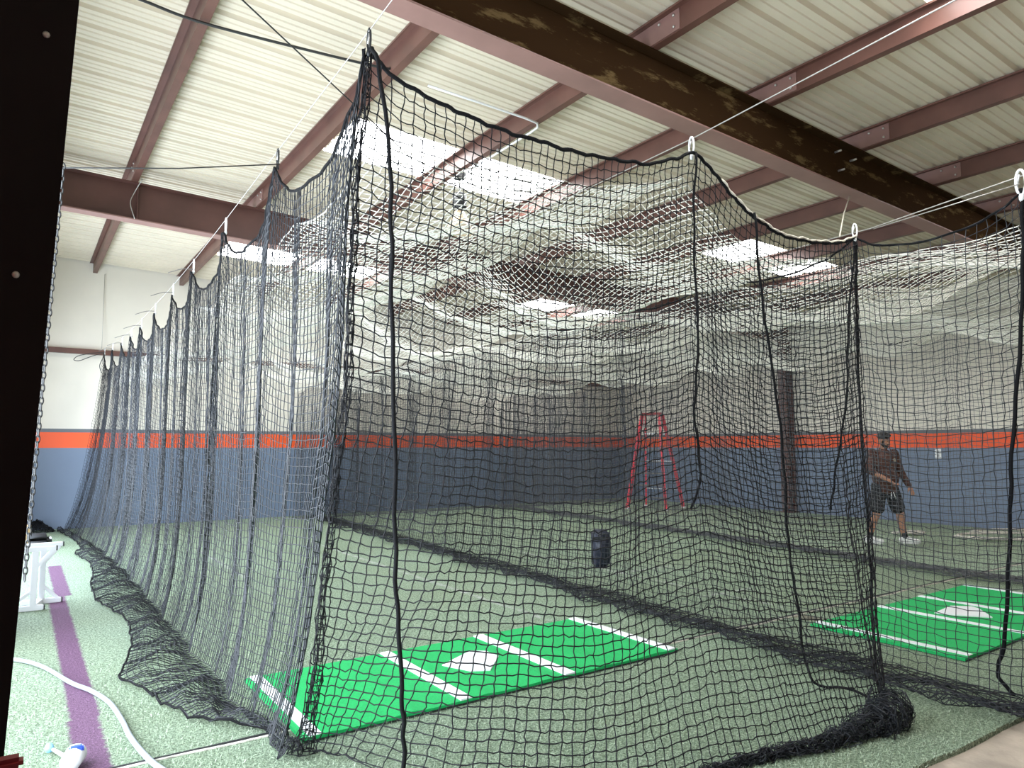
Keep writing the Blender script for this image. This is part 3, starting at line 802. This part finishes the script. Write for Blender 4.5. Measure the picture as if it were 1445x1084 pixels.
# conduit along the third purlin
t = thing('conduit', 'white bent conduit pipe running along a purlin above the front net', 'pipe', (4.39, 6.0, 5.0))
rr = [(3.04, 5.80, 5.04), (3.6, 5.77, 5.02), (4.15, 5.75, 5.0), (4.32, 5.77, 5.0), (4.385, 5.85, 5.0), (4.395, 6.0, 5.0), (4.395, 7.3, 5.0)]
tube('pipe', [tuple(np.array(p) - np.array((4.39, 6.0, 5.0))) for p in rr], 0.012, M_WHITE, t)
for y in (6.6, 7.1): box('strap', -0.03, 0.03, y - 6.0 - 0.01, y - 6.0 + 0.01, -0.016, 0.05, M_ALU, t)

# hanging high-bay lamp
M_BELL = mat('bell_reflector', (0.55, 0.42, 0.28), 0.35, 0.2)
t = thing('pendant_lamp', 'hanging bell-shaped high-bay lamp under the skylight panel', 'lamp', (4.45, 7.6, 4.3))
lathe('ballast_housing', [(0.05, 0.52), (0.09, 0.5), (0.09, 0.32), (0.06, 0.28)], M_BLACK, t)
lathe('reflector', [(0.06, 0.28), (0.09, 0.22), (0.15, 0.08), (0.19, 0.0), (0.185, 0.0), (0.14, 0.085), (0.08, 0.2)], M_BELL, t)
tube('hanger', [(0, 0, 0.5), (0, 0, 0.72)], 0.01, M_DWIRE, t)
box('mounting_box', -0.06, 0.06, -0.06, 0.06, 0.70, 0.79, M_BLACK, t, 0.006)

# ------------------------------------------------------------------ step ladder
def ladder():
    t = thing('step_ladder', 'red fibreglass step ladder standing open in front of the far wall', 'ladder', (13.55, 13.2, 0))
    # local coords: two front rails, two rear rails meeting under a top cap at 2.48
    fl, fr = Vector((-0.60, 0.28, 0)), Vector((-0.22, -0.70, 0))
    rl, rr_ = Vector((0.42, 0.62, 0)), Vector((0.80, -0.36, 0))
    tl, tr = Vector((0.02, 0.25, 2.42)), Vector((0.18, -0.20, 2.42))
    bar('front_rail', fl, tl + Vector((-.06, 0, 0)), 0.05, 0.10, M_RED, t)
    bar('front_rail', fr, tr + Vector((-.06, 0, 0)), 0.05, 0.10, M_RED, t)
    bar('rear_rail', rl, tl + Vector((.06, 0, 0)), 0.045, 0.08, M_RED, t)
    bar('rear_rail', rr_, tr + Vector((.06, 0, 0)), 0.045, 0.08, M_RED, t)
    for k in range(1, 8):
        f = k / 8
        a, b = fl.lerp(tl, f), fr.lerp(tr, f)
        bar('step', a, b, 0.08, 0.03, M_TIE, t)
    for f in (0.2, 0.5, 0.8):
        bar('rear_brace', rl.lerp(tl, f), rr_.lerp(tr, f), 0.025, 0.025, M_ALU, t)
    for a, b, c, d in ((fl, tl, rl, tl), (fr, tr, rr_, tr)):
        bar('spreader', a.lerp(b, 0.5), c.lerp(d, 0.5), 0.02, 0.006, M_ALU, t, 0.001)
    bar('top_cap', tl + Vector((0, .04, .03)), tr + Vector((0, -.04, .03)), 0.2, 0.06, mat('cap_red', (0.3, 0.03, 0.03), 0.4), t)
    for p in (fl, fr, rl, rr_):
        box('rubber_foot', p.x - 0.04, p.x + 0.04, p.y - 0.05, p.y + 0.05, 0, 0.04, M_WHITE, t, 0.005)
    return t
ladder()

# ------------------------------------------------------------------ navy pad
M_NAVY = mat('navy_vinyl', (0.018, 0.022, 0.042), 0.35, var=0.3, scale=6)
t = thing('cylinder_pad', 'dark navy vinyl pad standing upright on the turf of the second cage', 'pad', (6.47, 7.26, 0), -0.5)
bm = bmesh.new(); add_box(bm, -0.115, 0.115, -0.10, 0.10, 0.0, 0.485, bevel=0.035)
bm_obj('body', bm, M_NAVY, t, True)
box('strap', -0.118, 0.118, -0.104, -0.098, 0.36, 0.40, M_BLACK, t)
tube('handle', [(-0.05, -0.102, 0.42), (-0.04, -0.13, 0.44), (0.04, -0.13, 0.44), (0.05, -0.102, 0.42)], 0.008, M_BLACK, t)

# ------------------------------------------------------------------ white steel bench frame
M_BENCH = mat('white_enamel', (0.86, 0.86, 0.88), 0.3)
t = thing('bench_frame', 'white steel bench frame with black end caps on the turf by the chain', 'bench', (0.18, 8.52, 0))
def bb(name, p, q, w=0.045): return bar(name, p, q, w, w, M_BENCH, t, 0.006)
bb('upright', (0.0, -0.02, 0.02), (0.0, -0.02, 0.57), 0.055)
bb('upright', (0.075, 0.30, 0.02), (0.075, 0.30, 0.57), 0.055)
bb('top_bar', (-0.22, -0.02, 0.59), (0.17, -0.02, 0.59))
bb('top_bar', (-0.14, 0.30, 0.59), (0.24, 0.30, 0.59))
bb('foot_bar', (-0.28, -0.02, 0.024), (0.09, -0.02, 0.024), 0.05)
bb('foot_bar', (-0.1, 0.30, 0.024), (0.25, 0.30, 0.024), 0.05)
bb('cross_bar', (0.0, -0.02, 0.03), (0.075, 0.30, 0.03))
bb('brace', (0.0, -0.02, 0.40), (0.14, -0.02, 0.57), 0.032)
bb('brace', (0.075, 0.30, 0.40), (0.215, 0.30, 0.57), 0.032)
bb('brace', (0.075, 0.30, 0.19), (0.22, 0.30, 0.04), 0.032)
bb('brace', (0.0, -0.02, 0.20), (-0.2, -0.02, 0.04), 0.032)
for p in ((0.17, -0.02, 0.59), (0.24, 0.30, 0.59), (0.09, -0.02, 0.024), (0.25, 0.30, 0.024)):
    box('end_cap', p[0], p[0] + 0.012, p[1] - 0.024, p[1] + 0.024, p[2] - 0.024, p[2] + 0.024, M_BLACK, t, 0.003)

# ------------------------------------------------------------------ things by the end wall
M_BAG = mat('black_canvas', (0.02, 0.02, 0.022), 0.7, bump=0.3, bscale=40)
t = thing('equipment_bag', 'low black equipment bag lying beyond the white bench', 'bag', (0.29, 13.7, 0))
bm = bmesh.new(); add_box(bm, -0.2, 0.2, -0.35, 0.35, 0.0, 0.2, bevel=0.07)
bm_obj('body', bm, M_BAG, t, True)
tube('handle', spline([(-0.08, -0.2, 0.19), (-0.08, -0.15, 0.27), (-0.08, 0.15, 0.27), (-0.08, 0.2, 0.19)], 5), 0.012, M_BLACK, t)
box('end_patch', 0.17, 0.207, -0.12, 0.12, 0.05, 0.15, M_WHITE, t, 0.01)
tag(bar('wooden_board', (0.10, 13.2, 0.0), (0.14, 13.0, 0.42), 0.12, 0.04, mat('raw_wood', (0.35, 0.22, 0.11), 0.6, var=0.3, scale=12)), 'brown wooden board upright by the dark door post', 'board')
def P_heap(U, V):
    a = 2 * PI * U; r = 0.26 * V
    x = 0.33 + r * np.cos(a) * 1.1; y = 16.0 + r * np.sin(a) * 0.6
    z = 0.17 * (1 - V ** 1.6) * (1 + 0.4 * n1(U * 25 + V * 9)) + 0.012
    return np.stack([x, y, z], -1)
hp = thing('net_heap', 'dark heap of spare netting on the turf against the end wall', 'netting', (0, 0, 0))
net_mesh('netting', P_heap, 60, 20, 0.012, M_NET, hp, jit=0.01, seed=20)

# frayed turf scraps near the right wall
M_SCRAP = mat('scrap_red', (0.20, 0.08, 0.06), 0.8, var=0.3, scale=10)
def scrap(x, y, a, b, rz, lab):
    t = thing('turf_scrap', lab, 'turf scrap', (x, y, 0.0), rz)
    n = 36
    V, F = [(0, 0, 0.05)], []
    rim = []
    for k in range(n):
        an = 2 * PI * k / n; w = 1 + 0.10 * math.sin(3 * an + x) + 0.05 * math.sin(7 * an)
        rim.append((a * w * math.cos(an), b * w * math.sin(an), 0.03 + 0.012 * math.sin(2 * an)))
    V += [(p[0] * 0.55, p[1] * 0.55, 0.05) for p in rim] + rim + [(p[0] * 1.01, p[1] * 1.01, 0.002) for p in rim]
    for k in range(n):
        k2 = (k + 1) % n
        F.append((0, 1 + k, 1 + k2)); F.append((1 + k, 1 + n + k, 1 + n + k2, 1 + k2)); F.append((1 + n + k, 1 + 2 * n + k, 1 + 2 * n + k2, 1 + n + k2))
    mesh_obj('turf_piece', V, F, M_TURF, t, True)
    tube('frayed_edge', [(p[0], p[1], p[2] + 0.01 + 0.008 * random.random()) for p in rim], [0.018 + 0.012 * random.random() for _ in rim], M_EDGEW, t, n=6, closed=True)
scrap(14.2, 5.35, 0.95, 0.42, -0.55, 'large turf scrap with frayed pale edges beside the walking person')
scrap(14.9, 5.75, 0.6, 0.22, -0.5, 'narrow turf scrap with pale edge behind the larger scrap')
scrap(13.3, 6.6, 0.28, 0.09, -0.5, 'tiny pale-edged turf scrap by the wall behind the person')

# wall outlet on the right wall
t = thing('wall_outlet', 'small white outlet plate on the blue-grey wall beyond the person', 'outlet', (15.7, 7.11, 1.45))
box('plate', -0.012, -0.001, -0.06, 0.06, -0.10, 0.10, M_WHITE, t, 0.003)
for z in (-0.04, 0.04): box('socket', -0.016, -0.011, -0.025, 0.025, z - 0.025, z + 0.025, mat('socket_grey', (0.4, 0.4, 0.4), 0.5), t)

# hose
M_HOSE = mat('hose_grey', (0.34, 0.38, 0.42), 0.45)
hp_ = spline([(-0.25, 6.9, 0.02), (0.054, 6.558, 0.02), (0.214, 6.243, 0.02), (0.362, 5.718, 0.02), (0.46, 5.45, 0.022), (0.535, 5.15, 0.02), (0.565, 4.8, 0.02), (0.575, 4.5, 0.02), (0.60, 4.2, 0.028), (0.65, 3.98, 0.018), (0.75, 3.7, 0.018), (0.9, 3.4, 0.018)], 10)
tag(tube('garden_hose', hp_, 0.0145, M_HOSE, n=10), 'pale grey hose snaking over the purple turf strip', 'hose')

# small bottle by the purple strip, and the red frame by the post
M_BLUE = mat('blue_plastic', (0.25, 0.52, 0.75), 0.35); M_DBLUE = mat('blue_print', (0.04, 0.10, 0.60), 0.4)
t = thing('spray_wand', 'small white and blue spray wand lying on the turf beside the purple strip', 'sprayer', (0.255, 4.42, 0.0))
tube('stem', [(-0.035, 0.09, 0.03), (0.02, -0.06, 0.03)], [0.008, 0.011], M_WHITE, t)
lathe('nozzle', [(0.006, -0.03), (0.019, -0.025), (0.022, 0.0), (0.018, 0.02), (0.006, 0.026)], M_BLUE, t, axis_loc=(-0.05, 0.12, 0.03), M=Matrix.Rotation(PI / 2, 4, 'X'))
lathe('tank', [(0.01, -0.10), (0.045, -0.09), (0.05, 0.02), (0.035, 0.06), (0.015, 0.075)], M_WHITE, t, axis_loc=(0.05, -0.13, 0.055), M=Matrix.Rotation(-PI / 2, 4, 'X') @ Matrix.Rotation(0.3, 4, 'Y'))
box('printed_band', 0.02, 0.085, -0.17, -0.13, 0.075, 0.108, M_DBLUE, t, 0.008)
M_DRED = mat('dark_red_paint', (0.22, 0.015, 0.018), 0.45)
t = thing('hand_truck', 'dark red hand truck leaning at the foot of the dark post', 'cart', (-0.04, 0.90, -0.03))
for x in (-0.16, 0.053):
    bar('rail', (x, -0.01, 0.06), (x, 0.0, 1.305), 0.012, 0.02, M_DRED, t)
bar('handle_bar', (-0.166, 0.0, 1.312), (0.059, 0.0, 1.312), 0.02, 0.012, M_DRED, t)
for z in (0.3, 0.7, 1.285): bar('rung', (-0.16, -0.005, z), (0.053, -0.005, z), 0.02, 0.010, M_DRED, t)
box('toe_plate', -0.17, 0.063, -0.18, 0.0, 0.0, 0.008, M_DRED, t)
for x in (-0.19, 0.073):
    lathe('wheel', [(0.02, -0.02), (0.07, -0.018), (0.07, 0.018), (0.02, 0.02)], M_BLACK, t, axis_loc=(x, 0.0, 0.07), M=Matrix.Rotation(PI / 2, 4, 'Y'))

# ------------------------------------------------------------------ person
M_SKIN = mat('skin', (0.42, 0.20, 0.12), 0.5, var=0.06, scale=12)
M_SHIRT = mat('brown_shirt', (0.085, 0.036, 0.026), 0.85, var=0.2, scale=9, bump=0.25, bscale=20)
M_SHORT = mat('black_shorts', (0.012, 0.012, 0.014), 0.8, bump=0.2, bscale=20)
M_HAIR = mat('dark_hair', (0.012, 0.008, 0.006), 0.6, bump=0.9, bscale=70)
M_SOCK = mat('black_sock', (0.012, 0.012, 0.014), 0.8)
M_SHOE = mat('white_shoe', (0.80, 0.79, 0.76), 0.45)

def blob(bm, c, r, M=None, seg=16):
    if not hasattr(r, '__len__'): r = (r, r, r)
    T = Matrix.Translation(c) @ (M if M is not None else Matrix.Identity(4)) @ Matrix.Diagonal((*r, 1))
    bmesh.ops.create_uvsphere(bm, u_segments=seg, v_segments=max(8, seg * 2 // 3), radius=1.0, matrix=T)
def limb(bm, p, q, r1, r2, n=7):
    p, q = Vector(p), Vector(q); L = (q - p).length
    k = max(3, int(L / (0.4 * min(r1, r2))) + 1)
    for i in range(k):
        f = i / (k - 1); blob(bm, p.lerp(q, f), r1 + (r2 - r1) * f, None, 12)
def remesh(name, bm, vox, m, parent, smooth=4):
    me = bpy.data.meshes.new(name); bm.to_mesh(me); bm.free()
    o = bpy.data.objects.new(name, me); C.objects.link(o)
    a = o.modifiers.new('r', 'REMESH'); a.mode = 'VOXEL'; a.voxel_size = vox
    b = o.modifiers.new('s', 'SMOOTH'); b.iterations = smooth; b.factor = 0.5
    dg = bpy.context.evaluated_depsgraph_get()
    nm = bpy.data.meshes.new_from_object(o.evaluated_get(dg))
    o.modifiers.clear(); o.data = nm; bpy.data.meshes.remove(me)
    nm.materials.clear(); nm.materials.append(m)
    nm.polygons.foreach_set('use_smooth', [True] * len(nm.polygons))
    o.parent = parent
    return o

# local frame: forward +y, the person's right hand side +x
per = thing('person', 'person in brown long-sleeved shirt, black shorts and white shoes walking along the far cage', 'person', (11.88, 6.25, 0.0), PI - 0.35)
HIP = {1: Vector((0.095, 0, 0.92)), -1: Vector((-0.095, 0, 0.92))}
KNEE = {1: Vector((0.185, 0.0, 0.49)), -1: Vector((-0.20, 0.09, 0.49))}
ANK = {1: Vector((0.255, -0.10, 0.095)), -1: Vector((-0.275, 0.10, 0.095))}
SH = {1: Vector((0.215, -0.01, 1.49)), -1: Vector((-0.215, 0.0, 1.48))}
EL = {1: Vector((0.315, 0.03, 1.205)), -1: Vector((-0.305, 0.02, 1.19))}
WR = {1: Vector((0.13, 0.24, 1.045)), -1: Vector((-0.37, 0.13, 0.945))}
HD = {1: Vector((0.02, 0.285, 0.975)), -1: Vector((-0.39, 0.17, 0.85))}
bm = bmesh.new()
blob(bm, (0, 0, 0.96), (0.165, 0.115, 0.13)); blob(bm, (0, 0.02, 1.12), (0.155, 0.12, 0.17)); blob(bm, (0, 0.01, 1.34), (0.17, 0.115, 0.17))
blob(bm, (0, -0.005, 1.47), (0.17, 0.075, 0.07))
limb(bm, (0, -0.005, 1.50), (0.005, 0.02, 1.60), 0.062, 0.058)
for s in (1, -1):
    limb(bm, HIP[s], KNEE[s], 0.098, 0.066); 
    calf = KNEE[s].lerp(ANK[s], 0.33) + Vector((0, -0.018, 0))
    limb(bm, KNEE[s], calf, 0.064, 0.063); limb(bm, calf, ANK[s], 0.063, 0.040)
    tdir = Vector((-0.09, 0.08, -0.055))
    limb(bm, ANK[s] + Vector((0, -0.04, -0.05)), ANK[s] + tdir, 0.036, 0.026)
    limb(bm, SH[s], EL[s], 0.056, 0.044); limb(bm, EL[s], WR[s], 0.048, 0.031)
    # hand: palm, five unequal bent fingers
    d = (HD[s] - WR[s]).normalized(); side_ = d.cross(Vector((0, 1, 0.2)) if s < 0 else Vector((0, 0.5, 1))).normalized(); nrm = side_.cross(d).normalized()
    blobM = Matrix((( side_.x, d.x, nrm.x, 0), (side_.y, d.y, nrm.y, 0), (side_.z, d.z, nrm.z, 0), (0, 0, 0, 1)))
    blob(bm, WR[s] + d * 0.055, (0.040, 0.052, 0.019), blobM)
    for f, ln in ((-0.029, 0.062), (-0.010, 0.075), (0.010, 0.070), (0.028, 0.055)):
        a = WR[s] + d * 0.095 + side_ * f
        b_ = a + d * ln * 0.55 + nrm * 0.006 * s; c = b_ + (d * 0.75 + nrm * 0.6 * s).normalized() * ln * 0.5
        limb(bm, a, b_, 0.0092, 0.0088); limb(bm, b_, c, 0.0088, 0.0075)
    a = WR[s] + d * 0.035 + side_ * 0.032; b_ = a + (d * 0.6 + side_ * 0.7).normalized() * 0.04; c = b_ + (d * 0.9 + side_ * 0.2).normalized() * 0.03
    limb(bm, a, b_, 0.012, 0.010); limb(bm, b_, c, 0.010, 0.0085)
# head turned down a little to the person's left
Hc = Vector((0.0, 0.03, 1.695)); R = Matrix.Rotation(0.35, 4, 'Z') @ Matrix.Rotation(-0.28, 4, 'X')
def hp(x, y, z): return Hc + (R @ Vector((x, y, z)))
blob(bm, hp(0, -0.012, 0.025), (0.077, 0.094, 0.088), R); blob(bm, hp(0, 0.018, -0.035), (0.062, 0.075, 0.078), R); blob(bm, hp(0, 0.052, -0.085), (0.036, 0.034, 0.026), R)
blob(bm, hp(0, 0.092, -0.02), (0.013, 0.022, 0.017), R); limb(bm, hp(0, 0.086, 0.02), hp(0, 0.10, -0.015), 0.008, 0.012)
blob(bm, hp(0, 0.078, 0.032), (0.05, 0.014, 0.011), R); blob(bm, hp(0, 0.085, -0.057), (0.026, 0.012, 0.007), R); blob(bm, hp(0, 0.083, -0.068), (0.023, 0.012, 0.008), R)
for s in (1, -1):
    blob(bm, hp(0.077 * s, -0.008, -0.005), (0.010, 0.020, 0.032), R); blob(bm, hp(0.032 * s, 0.070, -0.022), (0.022, 0.018, 0.018), R)
remesh('body', bm, 0.0065, M_SKIN, per, 3)
# eyes and beard, hair
bm = bmesh.new()
for s in (1, -1): blob(bm, hp(0.031 * s, 0.083, 0.010), (0.011, 0.006, 0.006), R, 10)
bm_obj('eye_pair', bm, M_BLACK, per, True)
bm = bmesh.new()
blob(bm, hp(0, 0.030, -0.075), (0.064, 0.062, 0.042), R); blob(bm, hp(0, 0.058, -0.097), (0.040, 0.034, 0.024), R); limb(bm, hp(-0.025, 0.089, -0.046), hp(0.025, 0.089, -0.046), 0.007, 0.007)
for s in (1, -1): limb(bm, hp(0.066 * s, 0.015, 0.0), hp(0.060 * s, 0.03, -0.07), 0.014, 0.018)
remesh('beard', bm, 0.007, M_HAIR, per, 2)
bm = bmesh.new()
blob(bm, hp(0, -0.02, 0.055), (0.086, 0.100, 0.078), R)
rr2 = random.Random(3)
for k in range(60):
    an, el = rr2.uniform(0, 2 * PI), rr2.uniform(0.15, 1.5)
    p = (0.082 * math.cos(an) * math.cos(el), -0.012 + 0.096 * math.sin(an) * math.cos(el), 0.058 + 0.078 * math.sin(el))
    if p[1] > 0.045 and p[2] < 0.085: continue
    blob(bm, hp(*p), rr2.uniform(0.014, 0.024), None, 8)
remesh('hair', bm, 0.007, M_HAIR, per, 1)
# clothing
bm = bmesh.new()
blob(bm, (0, 0.0, 0.93), (0.235, 0.17, 0.11)); blob(bm, (0, 0.03, 1.08), (0.225, 0.185, 0.20)); blob(bm, (0, 0.015, 1.33), (0.225, 0.155, 0.19)); blob(bm, (0, -0.005, 1.475), (0.20, 0.09, 0.075))
blob(bm, (0, 0, 0.87), (0.23, 0.165, 0.09))
limb(bm, (0, -0.005, 1.52), (0, 0.005, 1.552), 0.07, 0.066)
for s in (1, -1):
    limb(bm, SH[s], EL[s], 0.08, 0.066)
    if s < 0: limb(bm, EL[s], EL[s].lerp(WR[s], 0.96), 0.064, 0.046)
    else: limb(bm, EL[s], EL[s].lerp(WR[s], 0.22), 0.064, 0.058)
remesh('shirt', bm, 0.010, M_SHIRT, per, 5)
bm = bmesh.new()
blob(bm, (0, 0, 0.88), (0.22, 0.155, 0.12))
for s in (1, -1):
    limb(bm, HIP[s] + Vector((0.02 * s, 0, 0)), HIP[s].lerp(KNEE[s], 0.76), 0.125, 0.118)
remesh('shorts', bm, 0.010, M_SHORT, per, 4)
for s in (1, -1):
    tube('drawstring', [(0.02 * s, 0.165, 0.85), (0.03 * s, 0.172, 0.81), (0.045 * s - 0.01, 0.172, 0.74)], 0.006, M_WHITE, per)
    sk = bmesh.new(); limb(sk, ANK[s] + (KNEE[s] - ANK[s]).normalized() * 0.075, ANK[s] + Vector((0, 0, -0.03)), 0.047, 0.044)
    remesh('sock', sk, 0.008, M_SOCK, per, 2)
    sb = bmesh.new()
    dv = Vector((-0.75, 0.66, 0)).normalized() if s < 0 else Vector((-0.6, 0.8, 0)).normalized()
    a = Vector((ANK[s].x, ANK[s].y, 0))
    limb(sb, a - dv * 0.05 + Vector((0, 0, 0.055)), a + dv * 0.07 + Vector((0, 0, 0.055)), 0.050, 0.050)
    limb(sb, a + dv * 0.07 + Vector((0, 0, 0.05)), a + dv * 0.185 + Vector((0, 0, 0.042)), 0.05, 0.038)
    limb(sb, a - dv * 0.03 + Vector((0, 0, 0.085)), a + dv * 0.05 + Vector((0, 0, 0.08)), 0.046, 0.042)
    for v in sb.verts:
        if v.co.z < 0.012: v.co.z = 0.012
    sh = remesh('shoe', sb, 0.008, M_SHOE, per, 2)
    pts = []
    for k in range(24):
        an = 2 * PI * k / 24
        lx = 0.135 * math.cos(an); ly = (0.052 - 0.006 * math.cos(an)) * math.sin(an)
        q = a + dv * (0.065 + lx) + Vector((dv.y, -dv.x, 0)) * ly
        pts.append((q.x, q.y))
    Vv = [(x, y, z) for z in (0.002, 0.026) for x, y in pts]
    mesh_obj('sole', Vv, [tuple(range(23, -1, -1)), tuple(range(24, 48))] + [(k, (k + 1) % 24, 24 + (k + 1) % 24, 24 + k) for k in range(24)], mat('sole_white', (0.7, 0.69, 0.66), 0.6), sh)
bm = bmesh.new()
blob(bm, (-0.085, 0.152, 1.375), (0.030, 0.010, 0.034), Matrix.Rotation(0.3, 4, 'Z')); blob(bm, (-0.112, 0.145, 1.352), (0.020, 0.009, 0.018), Matrix.Rotation(0.4, 4, 'Z'))
remesh('chest_logo', bm, 0.006, mat('logo_tan', (0.5, 0.42, 0.30), 0.8), per, 1)

# ------------------------------------------------------------------ light
w = bpy.data.worlds.new('World'); bpy.context.scene.world = w; w.use_nodes = True
w.node_tree.nodes['Background'].inputs['Color'].default_value = (0.75, 0.85, 1.0, 1)
w.node_tree.nodes['Background'].inputs['Strength'].default_value = 0.3
def area(name, loc, rot, sx, sy, e, col):
    l = bpy.data.lights.new(name, 'AREA'); l.shape = 'RECTANGLE'; l.size = sx; l.size_y = sy; l.energy = e; l.color = col
    o = bpy.data.objects.new(name, l); C.objects.link(o); o.location = loc; o.rotation_euler = rot
    return o
area('doorway_daylight', (XL - 0.25, 4.25, 1.75), (0, -PI / 2, 0), 3.4, 5.8, 560, (0.80, 0.90, 1.0))
area('doorway_daylight', (XL - 0.25, 11.6, 1.75), (0, -PI / 2, 0), 3.4, 5.9, 640, (0.74, 0.86, 1.0))

# ------------------------------------------------------------------ camera
cam = bpy.data.cameras.new('camera'); co = bpy.data.objects.new('camera', cam); C.objects.link(co)
co.location = (0, 0, 1.6)
pitch = math.atan(88 / 999.0)
co.rotation_euler = (PI / 2 + pitch, 0, -math.radians(34.703))
cam.sensor_width = 36.0; cam.lens = 36.0 * 999.0 / 1445.0
cam.clip_start = 0.05; cam.clip_end = 200
sc = bpy.context.scene
sc.camera = co
sc.view_settings.view_transform = 'Standard'; sc.view_settings.look = 'None'
sc.view_settings.exposure = 0.27; sc.view_settings.gamma = 1.0; sc.view_settings.use_curve_mapping = False
sc.cycles.max_bounces = 10; sc.cycles.diffuse_bounces = 6
